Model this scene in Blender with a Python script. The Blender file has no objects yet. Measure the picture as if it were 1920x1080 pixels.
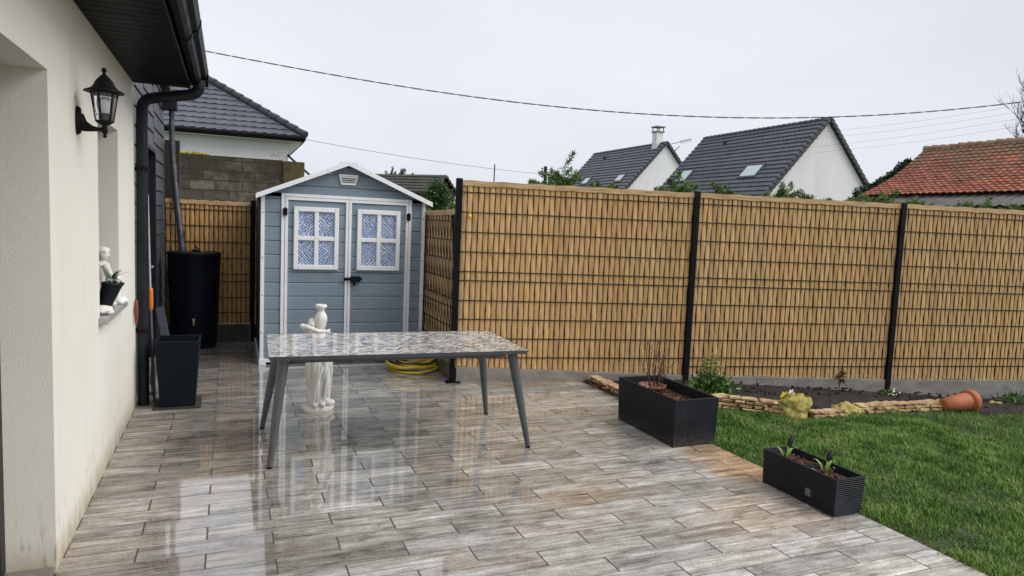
import bpy, bmesh, math, random
import numpy as np
from mathutils import Vector, Matrix, noise as mnoise
random.seed(7); RNG = np.random.default_rng(11)
S = bpy.context.scene
COL = S.collection
PI = math.pi
R = math.radians

# ------------------------------------------------------------------ camera
cam_d = bpy.data.cameras.new("camera"); cam = bpy.data.objects.new("camera", cam_d); COL.objects.link(cam)
cam_d.sensor_width = 36.0; cam_d.lens = 1289.2 / 1920 * 36
cam_d.clip_start = 0.05; cam_d.clip_end = 3000
yaw, pitch, roll = 0.3926427, 0.0912883, 0.0425580
fw = Vector((math.sin(yaw)*math.cos(pitch), math.cos(yaw)*math.cos(pitch), -math.sin(pitch)))
rt = Vector((math.cos(yaw), -math.sin(yaw), 0)); upv = rt.cross(fw)
r2 = math.cos(roll)*rt + math.sin(roll)*upv; u2 = -math.sin(roll)*rt + math.cos(roll)*upv
cam.matrix_world = Matrix(((r2.x, u2.x, -fw.x, 0), (r2.y, u2.y, -fw.y, 0), (r2.z, u2.z, -fw.z, 1.6), (0, 0, 0, 1)))
S.camera = cam

# ------------------------------------------------------------------ sky, sun, exposure
SUN_EL, SUN_AZ = R(43), R(-30)          # azimuth measured from +X towards +Y
w = bpy.data.worlds.new("World"); S.world = w; w.use_nodes = True
wn, wl = w.node_tree.nodes, w.node_tree.links
bg = wn["Background"]
sky = wn.new("ShaderNodeTexSky"); sky.sky_type = 'NISHITA'; sky.sun_disc = False
sky.sun_elevation = SUN_EL; sky.sun_rotation = PI/2 - SUN_AZ
sky.air_density = 1.0; sky.dust_density = 3.0
hs = wn.new("ShaderNodeHueSaturation"); hs.inputs['Saturation'].default_value = 0.12
wl.new(sky.outputs[0], hs.inputs['Color'])
tcw = wn.new("ShaderNodeTexCoord"); mpw = wn.new("ShaderNodeMapping"); mpw.inputs['Scale'].default_value = (1, 1, 2.5)
nzw = wn.new("ShaderNodeTexNoise"); nzw.inputs['Scale'].default_value = 1.6; nzw.inputs['Detail'].default_value = 5
wl.new(tcw.outputs['Generated'], mpw.inputs[0]); wl.new(mpw.outputs[0], nzw.inputs['Vector'])
rpw = wn.new("ShaderNodeValToRGB"); rpw.color_ramp.elements[0].position = .3; rpw.color_ramp.elements[1].position = .75
rpw.color_ramp.elements[0].color = (4.45, 4.72, 5.25, 1); rpw.color_ramp.elements[1].color = (5.55, 5.78, 6.2, 1)
wl.new(nzw.outputs['Fac'], rpw.inputs[0])
mxw = wn.new("ShaderNodeMixRGB"); mxw.inputs[0].default_value = .90
wl.new(hs.outputs[0], mxw.inputs[1]); wl.new(rpw.outputs[0], mxw.inputs[2])
wl.new(mxw.outputs[0], bg.inputs[0]); bg.inputs[1].default_value = 0.1
sl = bpy.data.lights.new("sun", 'SUN'); sl.energy = 1.4; sl.angle = R(50); sl.color = (1, .97, .93)
sun = bpy.data.objects.new("sun", sl); COL.objects.link(sun)
sd = Vector((math.cos(SUN_EL)*math.cos(SUN_AZ), math.cos(SUN_EL)*math.sin(SUN_AZ), math.sin(SUN_EL)))
sun.rotation_euler = sd.to_track_quat('Z', 'Y').to_euler(); sun.location = (8, -6, 12)
S.view_settings.view_transform = 'Standard'; S.view_settings.look = 'None'
S.view_settings.exposure = 0.70; S.view_settings.gamma = 1.0

# ------------------------------------------------------------------ mesh helpers
class MB:
    """collects shapes into one mesh"""
    def __init__(self): self.v = []; self.f = []; self.s = []
    def add(self, vs, fs, smooth=False):
        o = len(self.v); self.v += [tuple(x) for x in vs]
        self.f += [tuple(i+o for i in f) for f in fs]; self.s += [smooth]*len(fs); return self
    def box(self, x0, x1, y0, y1, z0, z1):
        vs = [(x, y, z) for z in (z0, z1) for y in (y0, y1) for x in (x0, x1)]
        return self.add(vs, [(0,2,3,1),(4,5,7,6),(0,1,5,4),(2,6,7,3),(0,4,6,2),(1,3,7,5)])
    def obox(self, c, s, rot=(0,0,0)):
        from mathutils import Euler
        m = Euler(rot).to_matrix(); c = Vector(c)
        vs = [c + m @ Vector((x*s[0]/2, y*s[1]/2, z*s[2]/2)) for z in (-1,1) for y in (-1,1) for x in (-1,1)]
        return self.add(vs, [(0,2,3,1),(4,5,7,6),(0,1,5,4),(2,6,7,3),(0,4,6,2),(1,3,7,5)])
    def beam(self, a, b, wd, ht, upd=(0,0,1)):
        a, b = Vector(a), Vector(b); d = (b-a).normalized(); sd_ = d.cross(Vector(upd)).normalized(); u = sd_.cross(d)
        vs = []
        for p in (a, b):
            for i, j in ((-1,-1),(1,-1),(1,1),(-1,1)): vs.append(p + sd_*wd/2*i + u*ht/2*j)
        return self.add(vs, [(0,3,2,1),(4,5,6,7),(0,1,5,4),(1,2,6,5),(2,3,7,6),(3,0,4,7)])
    def frustum(self, c, z0, z1, b0, b1):        # rectangular, half sizes b0,b1
        x, y = c
        vs = [(x-b0[0],y-b0[1],z0),(x+b0[0],y-b0[1],z0),(x+b0[0],y+b0[1],z0),(x-b0[0],y+b0[1],z0),
              (x-b1[0],y-b1[1],z1),(x+b1[0],y-b1[1],z1),(x+b1[0],y+b1[1],z1),(x-b1[0],y+b1[1],z1)]
        return self.add(vs, [(0,3,2,1),(4,5,6,7),(0,1,5,4),(1,2,6,5),(2,3,7,6),(3,0,4,7)])
    def tube(self, pts, rad, n=8, cap=True, smooth=True):
        pts = [Vector(p) for p in pts]; k = len(pts)
        if not hasattr(rad, '__len__'): rad = [rad]*k
        prev = None; vs = []
        for i in range(k):
            t = (pts[min(i+1,k-1)] - pts[max(i-1,0)]).normalized()
            if prev is None:
                a = Vector((0,0,1)) if abs(t.z) < .9 else Vector((1,0,0)); nrm = t.cross(a).normalized()
            else: nrm = (prev - t*prev.dot(t)).normalized()
            prev = nrm; bn = t.cross(nrm)
            for j in range(n):
                a = 2*PI*j/n; vs.append(pts[i] + (nrm*math.cos(a) + bn*math.sin(a))*rad[i])
        fs = [(i*n+j, i*n+(j+1)%n, (i+1)*n+(j+1)%n, (i+1)*n+j) for i in range(k-1) for j in range(n)]
        self.add(vs, fs, smooth)
        if cap: self.add(vs[:n], [tuple(range(n-1,-1,-1))]); self.add(vs[-n:], [tuple(range(n))])
        return self
    def lathe(self, prof, c=(0,0,0), n=20, smooth=True, fold=None, cap=True, axis=None):
        vs = []; c = Vector(c); m = axis
        for i, (r, z) in enumerate(prof):
            for j in range(n):
                a = 2*PI*j/n; rr = r*(fold(a, z) if fold else 1)
                p = Vector((rr*math.cos(a), rr*math.sin(a), z))
                if m: p = m @ p
                vs.append(c + p)
        k = len(prof)
        self.add(vs, [(i*n+j, i*n+(j+1)%n, (i+1)*n+(j+1)%n, (i+1)*n+j) for i in range(k-1) for j in range(n)], smooth)
        if cap: self.add(vs[:n], [tuple(range(n-1,-1,-1))]); self.add(vs[-n:], [tuple(range(n))])
        return self
    def ball(self, c, r, n=12, m=8, jit=0, seed=0, rot=None):
        if not hasattr(r, '__len__'): r = (r, r, r)
        c = Vector(c); vs = []
        for i in range(m+1):
            th = PI*i/m
            for j in range(n):
                a = 2*PI*j/n; d = Vector((math.sin(th)*math.cos(a), math.sin(th)*math.sin(a), math.cos(th)))
                k = 1 + jit*.16*mnoise.noise(d*11 + Vector((seed, seed*2., 0))) + jit*mnoise.noise(d*1.7 + Vector((seed*7.1, seed*3.3, 0))) + jit*.5*mnoise.noise(d*4.1 + Vector((seed, 0, seed*5.)))
                p = Vector((d.x*r[0]*k, d.y*r[1]*k, d.z*r[2]*k))
                if rot: p = rot @ p
                vs.append(c+p)
        return self.add(vs, [(i*n+j, (i+1)*n+j, (i+1)*n+(j+1)%n, i*n+(j+1)%n) for i in range(m) for j in range(n)], True)
    def extrude(self, poly, a, b):               # poly: list of (u, z) swept from point a to b along Y-like vectors; u along X
        k = len(poly); vs = [(u+a[0], a[1], z+a[2]) for u, z in poly] + [(u+b[0], b[1], z+b[2]) for u, z in poly]
        fs = [(i, (i+1)%k, k+(i+1)%k, k+i) for i in range(k)] + [tuple(range(k-1,-1,-1)), tuple(range(k, 2*k))]
        return self.add(vs, fs)
    def build(self, name, mt, parent=None, base=None, bevel=0, weld=False):
        root = parent
        org = Vector((0,0,0))
        if parent is not None:
            while root.parent is not None: root = root.parent
            org = Vector(root.location)
        elif base is not None: org = Vector(base)
        me = bpy.data.meshes.new(name)
        me.from_pydata([tuple(Vector(p)-org) for p in self.v], [], self.f)
        me.polygons.foreach_set('use_smooth', self.s); me.materials.append(mt)
        o = bpy.data.objects.new(name, me); COL.objects.link(o)
        if parent is not None: o.parent = parent
        elif base is not None: o.location = base
        if weld or bevel:
            bm = bmesh.new(); bm.from_mesh(me)
            if weld: bmesh.ops.remove_doubles(bm, verts=bm.verts, dist=1e-5)
            bmesh.ops.recalc_face_normals(bm, faces=bm.faces); bm.to_mesh(me); bm.free()
        if bevel:
            md = o.modifiers.new("bevel", 'BEVEL'); md.width = bevel; md.segments = 2; md.limit_method = 'ANGLE'
        return o

def mesh_np(name, V, F, mt, parent=None, base=None, smooth=False):
    """fast mesh from arrays: V (n,3), F (m,k) with constant k"""
    org = np.zeros(3); root = parent
    if parent is not None:
        while root.parent is not None: root = root.parent
        org = np.array(root.location)
    elif base is not None: org = np.array(base)
    V = (V - org).astype(np.float32); k = F.shape[1]
    me = bpy.data.meshes.new(name)
    me.vertices.add(len(V)); me.vertices.foreach_set('co', V.ravel())
    me.loops.add(F.size); me.loops.foreach_set('vertex_index', F.astype(np.int32).ravel())
    me.polygons.add(len(F)); me.polygons.foreach_set('loop_start', np.arange(0, F.size, k, dtype=np.int32))
    me.polygons.foreach_set('use_smooth', np.full(len(F), smooth))
    me.update(calc_edges=True); me.validate(); me.materials.append(mt)
    o = bpy.data.objects.new(name, me); COL.objects.link(o)
    if parent is not None: o.parent = parent
    elif base is not None: o.location = base
    return o

def tag(o, label, cat, group=None):
    o['label'] = label; o['category'] = cat
    if group: o['group'] = group
    return o
def thing(name, loc, label, cat, group=None):
    o = bpy.data.objects.new(name, None); o.empty_display_size = .1; COL.objects.link(o); o.location = loc
    return tag(o, label, cat, group)
def structure(o): o['kind'] = 'structure'; return o

# ------------------------------------------------------------------ material helpers
class NT:
    def __init__(self, name):
        self.m = bpy.data.materials.new(name); self.m.use_nodes = True
        self.t = self.m.node_tree; self.n = self.t.nodes; self.l = self.t.links
        self.b = self.n['Principled BSDF']
        self._tc = None
    def link(self, a, b): self.l.new(a, b)
    def val(self, x, sock):
        if hasattr(x, 'links'): self.l.new(x, sock)
        else:
            try: sock.default_value = x
            except Exception: sock.default_value = (x, x, x)
    @property
    def obj(self):
        if not self._tc: self._tc = self.n.new('ShaderNodeTexCoord')
        return self._tc.outputs['Object']
    def map(self, scale=(1,1,1), rot=(0,0,0), vec=None):
        m = self.n.new('ShaderNodeMapping'); m.inputs['Scale'].default_value = scale; m.inputs['Rotation'].default_value = rot
        self.l.new(vec or self.obj, m.inputs[0]); return m.outputs[0]
    def math(self, op, a, b=0.0, c=0.0):
        m = self.n.new('ShaderNodeMath'); m.operation = op
        self.val(a, m.inputs[0]); self.val(b, m.inputs[1]); self.val(c, m.inputs[2]); return m.outputs[0]
    def noise(self, vec, scale=5, detail=5, rough=.55, dist=0):
        m = self.n.new('ShaderNodeTexNoise'); self.l.new(vec, m.inputs['Vector'])
        m.inputs['Scale'].default_value = scale; m.inputs['Detail'].default_value = detail
        m.inputs['Roughness'].default_value = rough; m.inputs['Distortion'].default_value = dist; return m.outputs['Fac']
    def white(self, vec):
        m = self.n.new('ShaderNodeTexWhiteNoise'); m.noise_dimensions = '3D'; self.l.new(vec, m.inputs['Vector']); return m.outputs['Value']
    def xyz(self, vec=None):
        m = self.n.new('ShaderNodeSeparateXYZ'); self.l.new(vec or self.obj, m.inputs[0]); return m.outputs
    def comb(self, x=0., y=0., z=0.):
        m = self.n.new('ShaderNodeCombineXYZ'); self.val(x, m.inputs[0]); self.val(y, m.inputs[1]); self.val(z, m.inputs[2]); return m.outputs[0]
    def ramp(self, fac, stops, interp='LINEAR'):
        m = self.n.new('ShaderNodeValToRGB'); self.l.new(fac, m.inputs[0]); r = m.color_ramp; r.interpolation = interp
        while len(r.elements) > 1: r.elements.remove(r.elements[0])
        r.elements[0].position = stops[0][0]; r.elements[0].color = self.c4(stops[0][1])
        for p, c in stops[1:]:
            e = r.elements.new(p); e.color = self.c4(c)
        return m.outputs[0]
    @staticmethod
    def c4(c):
        if not hasattr(c, '__len__'): c = (c, c, c)
        return (c[0], c[1], c[2], 1)
    def mix(self, fac, a, b, mode='MIX'):
        m = self.n.new('ShaderNodeMixRGB'); m.blend_type = mode; self.val(fac, m.inputs[0])
        for x, s in ((a, m.inputs[1]), (b, m.inputs[2])):
            if hasattr(x, 'links'): self.l.new(x, s)
            else: s.default_value = self.c4(x)
        return m.outputs[0]
    def island(self):
        return self.n.new('ShaderNodeNewGeometry').outputs['Random Per Island']
    def bump(self, h, strength=.3, dist=.01, prev=None):
        m = self.n.new('ShaderNodeBump'); self.l.new(h, m.inputs['Height'])
        m.inputs['Strength'].default_value = strength; m.inputs['Distance'].default_value = dist
        if prev: self.l.new(prev, m.inputs['Normal'])
        return m.outputs[0]
    def out(self, col=None, rough=None, nrm=None, **k):
        if col is not None:
            if hasattr(col, 'links'): self.l.new(col, self.b.inputs['Base Color'])
            else: self.b.inputs['Base Color'].default_value = self.c4(col)
        if rough is not None: self.val(rough, self.b.inputs['Roughness'])
        if nrm is not None: self.l.new(nrm, self.b.inputs['Normal'])
        for a, v in k.items(): self.val(v, self.b.inputs[a.replace('_', ' ')])
        return self.m

def pbr(name, c1, c2=None, rough=.6, scale=6, stretch=(1,1,1), bump=0, bscale=None, bdist=.004, island=0, lo=.35, hi=.65, **k):
    """two-tone noise material with optional bump and per-piece brightness"""
    t = NT(name); v = t.map(stretch)
    n = t.noise(v, scale)
    col = t.ramp(n, [(lo, c1), (hi, c2 if c2 is not None else tuple(x*.85 for x in c1))])
    if island:
        f = t.math('MULTIPLY_ADD', t.island(), island, 1-island/2)
        cb = t.comb(f, f, f); col = t.mix(1.0, col, cb, 'MULTIPLY')
    rr = t.math('MULTIPLY_ADD', n, .25, rough-.125)
    nr = t.bump(t.noise(v, bscale or scale*6, 4), bump, bdist) if bump else None
    return t.out(col, rr, nr, **k)

def maze(t, u, v, cell, n, gapw=.27, wob=0.):
    """pattern of square cells filled with diagonal strips, direction random per cell: returns (strip colour random, gap mask 0/1)"""
    cu = t.math('FLOOR', t.math('DIVIDE', u, cell)); cv = t.math('FLOOR', t.math('DIVIDE', v, cell))
    r = t.white(t.comb(cu, cv, 3.7)); sg = t.math('MULTIPLY_ADD', t.math('GREATER_THAN', r, .5), 2., -1.)
    q = t.math('MULTIPLY', t.math('ADD', u, t.math('MULTIPLY', sg, v)), n/cell)
    if wob: q = t.math('ADD', q, t.math('MULTIPLY_ADD', t.noise(t.map(), 26, 3, .6), wob, -wob/2))
    sid = t.math('FLOOR', q); fr = t.math('FRACT', q)
    return t.white(t.comb(cu, cv, sid)), t.math('LESS_THAN', fr, gapw)

# ------------------------------------------------------------------ materials
WHITE = pbr('white_plastic', (.92,.93,.95), (.87,.88,.90), .42, 8)
BLACK = pbr('black_metal', (.006,.006,.007), (.010,.010,.011), .55, 20, Specular_IOR_Level=.12)
ANTHR = pbr('anthracite_aluminium', (.010,.012,.016), (.015,.017,.021), .45, 9, bump=.05, Specular_IOR_Level=.22)
STATUE = None
def m_stucco():
    t = NT('cream_stucco'); v = t.map()
    x = t.xyz()
    n = t.noise(v, 1.4, 4); base = t.ramp(n, [(.3, (.785,.75,.665)), (.7, (.835,.81,.73))])
    st_ = t.noise(t.map((5, 5, .5)), 1.3, 4, .6); base = t.mix(t.math('MULTIPLY', t.ramp(st_, [(.52, 0), (.72, 1)]), .10), base, (.50,.46,.38))
    fine = t.noise(v, 130, 3, .7)
    base = t.mix(t.math('MULTIPLY', t.ramp(fine, [(.55, 0), (.8, 1)]), .22), base, (.45,.41,.33))
    # splash stains rising from the paving
    vs_ = t.map((38, 38, 7)); sp = t.noise(vs_, 1.0, 5, .7)
    h = t.math('SUBTRACT', 1.0, t.math('MULTIPLY', x[2], 2.4)); h = t.math('MAXIMUM', h, 0.)
    sm = t.math('MULTIPLY', t.ramp(sp, [(.52, 0), (.64, 1)]), t.math('POWER', h, 1.5))
    base = t.mix(t.math('MULTIPLY', sm, .65), base, (.15,.125,.075))
    h2 = t.math('MAXIMUM', t.math('SUBTRACT', 1.0, t.math('MULTIPLY', x[2], 6.5)), 0.)
    h2 = t.math('MULTIPLY', h2, t.noise(t.map((3,3,1)), 3, 3))
    base = t.mix(t.math('MULTIPLY', h2, 1.25), base, (.34,.25,.12))
    nb = t.bump(t.noise(v, 160, 4, .7), .55, .004)
    return t.out(base, .85, nb, Specular_IOR_Level=.2)
STUCCO = m_stucco()
SILL = pbr('grey_stone_sill', (.36,.36,.35), (.28,.28,.27), .6, 14, bump=.1)
SOFFIT = pbr('black_pvc', (.004,.004,.0045), (.007,.007,.0075), .45, 5, Specular_IOR_Level=.05)
def m_clad():
    t = NT('grey_cladding'); v = t.map((2, 1.2, 14))
    n = t.noise(v, 3, 6); c = t.ramp(n, [(.3, (.045,.048,.053)), (.7, (.085,.088,.093))])
    return t.out(c, .55, t.bump(t.noise(t.map((4, 3, 60)), 3, 4), .25, .003))
CLAD = m_clad()

def m_paving():
    t = NT('wood_look_paving'); x = t.xyz()
    W, L = .1492, .6006
    rowf = t.math('DIVIDE', t.math('SUBTRACT', x[1], 3.247), W)
    row = t.math('FLOOR', rowf); fr = t.math('FRACT', rowf)
    par = t.math('MODULO', t.math('ADD', row, 1000.), 2.)
    xs = t.math('SUBTRACT', x[0], t.math('MULTIPLY_ADD', par, .303, -.093))
    colf = t.math('DIVIDE', xs, L); cid = t.math('FLOOR', colf); fc = t.math('FRACT', colf)
    rnd = t.white(t.comb(cid, row, 1.3)); rnd2 = t.white(t.comb(cid, row, 7.9))
    off = t.comb(t.math('MULTIPLY', rnd, 31.), t.math('MULTIPLY', rnd2, 17.), 0.)
    add = t.n.new('ShaderNodeVectorMath'); add.operation = 'ADD'; t.link(t.obj, add.inputs[0]); t.link(off, add.inputs[1])
    g1 = t.noise(t.map((1.3, 17, 1), vec=add.outputs[0]), 1.7, 9, .70, .25)
    g2 = t.noise(t.map((7, 60, 1), vec=add.outputs[0]), 1.7, 6, .75, .2)
    cA = t.ramp(g1, [(.33, (.12,.11,.10)), (.43, (.33,.318,.30)), (.54, (.46,.45,.43)), (.64, (.66,.655,.63))])
    cB = t.ramp(g1, [(.33, (.13,.112,.092)), (.43, (.31,.283,.24)), (.55, (.44,.415,.36)), (.66, (.61,.59,.53))])
    col = t.mix(t.math('MULTIPLY', rnd, .8), cA, cB)
    col = t.mix(.36, col, t.ramp(g2, [(.32, (.34,.32,.30)), (.5, (.95,.94,.92)), (.66, (1.3,1.3,1.3))]), 'MULTIPLY')
    pt = t.noise(t.map((2.6, 4.2, 1), vec=add.outputs[0]), 1.7, 8, .74); col = t.mix(.75, col, t.ramp(pt, [(.36, (.36,.32,.275)), (.46, (.88,.85,.81)), (.55, (1.08,1.08,1.07)), (.64, (1.38,1.39,1.40))]), 'MULTIPLY')
    fs_ = t.noise(t.map((70, 110, 1)), 1.5, 3, .75); col = t.mix(.6, col, t.ramp(fs_, [(.38, (.42,.40,.38)), (.5, (1,1,1)), (.62, (1.35,1.35,1.35))]), 'MULTIPLY')
    tv = t.math('MULTIPLY_ADD', rnd2, .46, .80); col = t.mix(1., col, t.comb(tv, tv, tv), 'MULTIPLY')
    # the strip by the house: browner boards, weaker sky reflection painted into their colour
    big = t.noise(t.map((1.1, .8, 1)), .9, 3)
    lf = t.math('SUBTRACT', .55, t.math('MULTIPLY', x[0], .55)); lf = t.math('ADD', lf, t.math('MULTIPLY_ADD', big, .9, -.45))
    lf = t.math('MINIMUM', t.math('MAXIMUM', lf, 0.), 1.)
    col = t.mix(t.math('MULTIPLY', lf, .75), col, t.mix(1., col, (.60,.53,.485), 'MULTIPLY'))
    # earth washed out of the planters along the lawn edge and at the fence foot
    def blob(cx, cy, rx, ry):
        a = t.math('DIVIDE', t.math('SUBTRACT', x[0], cx), rx); b = t.math('DIVIDE', t.math('SUBTRACT', x[1], cy), ry)
        d = t.math('ADD', t.math('MULTIPLY', a, a), t.math('MULTIPLY', b, b))
        d = t.math('ADD', d, t.math('MULTIPLY_ADD', t.noise(t.map((3, 5, 1)), 1.3, 4), 1.6, -.8))
        return t.math('MINIMUM', t.math('MAXIMUM', t.math('SUBTRACT', 1.15, d), 0.), 1.)
    mud = t.math('MAXIMUM', blob(3.36, 3.72, .40, .52), t.math('MULTIPLY', blob(3.0, 6.28, 1.0, .16), .8))
    mud = t.math('MAXIMUM', mud, t.math('MULTIPLY', blob(2.9, 2.95, .55, .32), .42))
    mud = t.math('MAXIMUM', mud, t.math('MULTIPLY', blob(1.95, 3.5, .35, .16), .45))
    col = t.mix(t.math('MULTIPLY', mud, .68), col, t.mix(1., col, (1.15,.66,.30), 'MULTIPLY'))
    # speckle of grit in the drier area
    sp = t.noise(t.map(), 190, 2, .6)
    col = t.mix(t.math('MULTIPLY', t.ramp(sp, [(.60, 0), (.72, 1)]), .4), col, (.09,.07,.05))
    # joints
    ew = t.math('MINIMUM', fc, t.math('SUBTRACT', 1., fc)); el = t.math('MINIMUM', fr, t.math('SUBTRACT', 1., fr))
    je = t.math('LESS_THAN', t.math('MULTIPLY', ew, L), .0045)
    wob = t.math('MULTIPLY_ADD', t.noise(t.map((9, 1, 1)), 2, 3), .0080, -.0010)
    jl = t.math('LESS_THAN', t.math('MULTIPLY', el, W), wob)
    col = t.mix(t.math('MULTIPLY', jl, .66), col, (.045,.038,.03))
    col = t.mix(t.math('MULTIPLY', je, .88), col, (.02,.017,.014))
    joint = t.math('MAXIMUM', je, jl)
    # water film: mirror-like where it stands, broken towards the lawn and the front
    wet = t.noise(t.map((1.0, 1.5, 1)), 1.1, 4, .6, .4)
    dry = t.math('ADD', t.math('MULTIPLY', t.math('SUBTRACT', x[0], 1.15), .26), t.math('MULTIPLY', t.math('SUBTRACT', 3.9, x[1]), .14))
    dry = t.math('ADD', dry, t.math('MULTIPLY_ADD', wet, 1.5, -.75))
    dry = t.math('ADD', dry, t.math('MULTIPLY_ADD', g2, .5, -.25))
    dry = t.math('SUBTRACT', dry, t.math('MULTIPLY', blob(.12, 3.85, .45, .75), .5))
    nw = t.math('MINIMUM', t.math('MAXIMUM', t.math('MULTIPLY', t.math('SUBTRACT', t.math('MULTIPLY_ADD', wet, .3, -.42), x[0]), 3.2), 0.), 1.)
    dry = t.math('MAXIMUM', dry, nw)
    rg = t.ramp(dry, [(.0, .035), (.25, .07), (.45, .22), (.85, .42)])
    rg = t.mix(joint, rg, (.6,.6,.6))
    hgt = t.math('MULTIPLY', t.math('SUBTRACT', g2, .5), t.ramp(dry, [(.02, .05), (.5, 1)]))
    hgt = t.math('SUBTRACT', hgt, t.math('MULTIPLY', joint, 1.5))
    drops = t.noise(t.map(), 75, 3, .65); hgt = t.math('ADD', hgt, t.math('MULTIPLY', t.math('MULTIPLY', drops, .9), t.ramp(dry, [(.03, 0), (.30, 1)])))
    nb = t.bump(hgt, .30, .0022)
    cw = t.ramp(dry, [(-.0, .9), (.12, .55), (.5, .0)])
    t.b.inputs['Coat IOR'].default_value = 1.6; t.link(rg, t.b.inputs['Coat Roughness'])
    return t.out(col, rg, nb, IOR=1.5, Coat_Weight=cw)
PAVE = m_paving()

def m_slat(name, k):
    t = NT(name); isl = t.island()
    off = t.comb(t.math('MULTIPLY', isl, 40.), t.math('MULTIPLY', isl, 23.), 0.)
    add = t.n.new('ShaderNodeVectorMath'); add.operation = 'ADD'; t.link(t.obj, add.inputs[0]); t.link(off, add.inputs[1])
    g = t.noise(t.map((34, 34, 1.6), vec=add.outputs[0]), 1.5, 6, .62, .5)
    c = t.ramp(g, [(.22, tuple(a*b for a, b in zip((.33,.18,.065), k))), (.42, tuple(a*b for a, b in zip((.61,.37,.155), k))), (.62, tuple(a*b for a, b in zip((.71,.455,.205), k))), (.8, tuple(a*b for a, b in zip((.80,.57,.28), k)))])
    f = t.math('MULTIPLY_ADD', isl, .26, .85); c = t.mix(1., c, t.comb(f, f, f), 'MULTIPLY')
    od = t.math('GREATER_THAN', t.math('FRACT', t.math('MULTIPLY', isl, 37.7)), .90); c = t.mix(t.math('MULTIPLY', od, .30), c, (.36,.27,.17))
    # broad weather blotches
    bl = t.noise(t.map((1.2, 1.2, .9)), 2.2, 3); c = t.mix(t.math('MULTIPLY', t.ramp(bl, [(.45, 0), (.7, 1)]), .25), c, t.mix(1., c, (1.05,.82,.62), 'MULTIPLY'))
    return t.out(c, .6, t.bump(g, .15, .002), Specular_IOR_Level=.25)
SLAT = m_slat('bamboo_look_slats', (1,1,1)); SLATB = m_slat('bamboo_slats_back_shaded', (.92,.86,.75)); SLATS = m_slat('weathered_slats', (.80,.84,.95))  # back slats browner and darker: shade put into their colour
RAIL = pbr('bamboo_look_rail', (.66,.46,.24), (.36,.20,.08), .5, 3, (2.2,2.2,18), lo=.35, hi=.75)
WIRE = pbr('black_wire', (.012,.010,.010), None, .5)
CONC = pbr('concrete_board', (.30,.28,.25), (.21,.195,.17), .85, 5, (1,1,2.4), bump=.3, bdist=.003)
CONCD = pbr('dark_concrete_board', (.10,.095,.075), (.065,.06,.045), .85, 5, bump=.3)  # darker concrete for the side and back boards

def m_shed():
    t = NT('blue_grey_shed_plastic'); isl = t.island()
    g = t.noise(t.map((2.2, 2.2, 42)), 2.2, 6, .7, .3)
    c = t.ramp(g, [(.28, (.19,.25,.305)), (.72, (.27,.335,.395))])
    f = t.math('MULTIPLY_ADD', isl, .10, .95); c = t.mix(1., c, t.comb(f, f, f), 'MULTIPLY')
    st = t.noise(t.map((22, 22, 1.1)), 1, 4); c = t.mix(t.math('MULTIPLY', t.ramp(st, [(.55, 0), (.75, 1)]), .10), c, (.35,.40,.45))
    return t.out(c, .5, t.bump(g, .22, .002), Specular_IOR_Level=.35)
SHED = m_shed()
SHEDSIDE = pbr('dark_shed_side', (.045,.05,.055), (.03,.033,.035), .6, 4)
def m_pane():
    t = NT('blue_maze_film'); x = t.xyz()
    r, gap = maze(t, t.math('ADD', x[0], .013), x[2], .088, 2.5, .36, 1.7)
    c = t.ramp(r, [(.0, (.36,.47,.70)), (.5, (.47,.57,.78)), (1., (.60,.68,.84))])
    c = t.mix(gap, c, (.085,.12,.22))
    return t.out(c, .25)
PANE = m_pane()
def m_tabletop():
    t = NT('mosaic_table_glass'); x = t.xyz()
    r, gap = maze(t, x[0], x[1], .060, 2.5, .34, .8)
    c = t.ramp(r, [(.0, (.035,.034,.036)), (.14, (.17,.16,.155)), (.26, (.66,.65,.62)), (.50, (.28,.20,.13)), (.58, (.70,.68,.64)), (.78, (.25,.25,.26)), (.90, (.55,.47,.37))], 'CONSTANT')
    c = t.mix(t.math('MULTIPLY', gap, .75), c, (.74,.73,.70))
    g = t.noise(t.map((30, 30, 1)), 2, 4); c = t.mix(.3, c, t.ramp(g, [(.3, .55), (.7, 1.2)]), 'MULTIPLY')
    dr = t.noise(t.map(), 26, 2); rg = t.ramp(dr, [(.5, .035), (.72, .13)])
    wv = t.bump(t.noise(t.map((1, 1.6, 1)), 7, 2), .05, .003)
    return t.out(c, rg, wv, IOR=1.75)
TTOP = m_tabletop()
TGREY = pbr('grey_table_metal', (.085,.095,.105), (.07,.078,.088), .42, 10)

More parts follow.
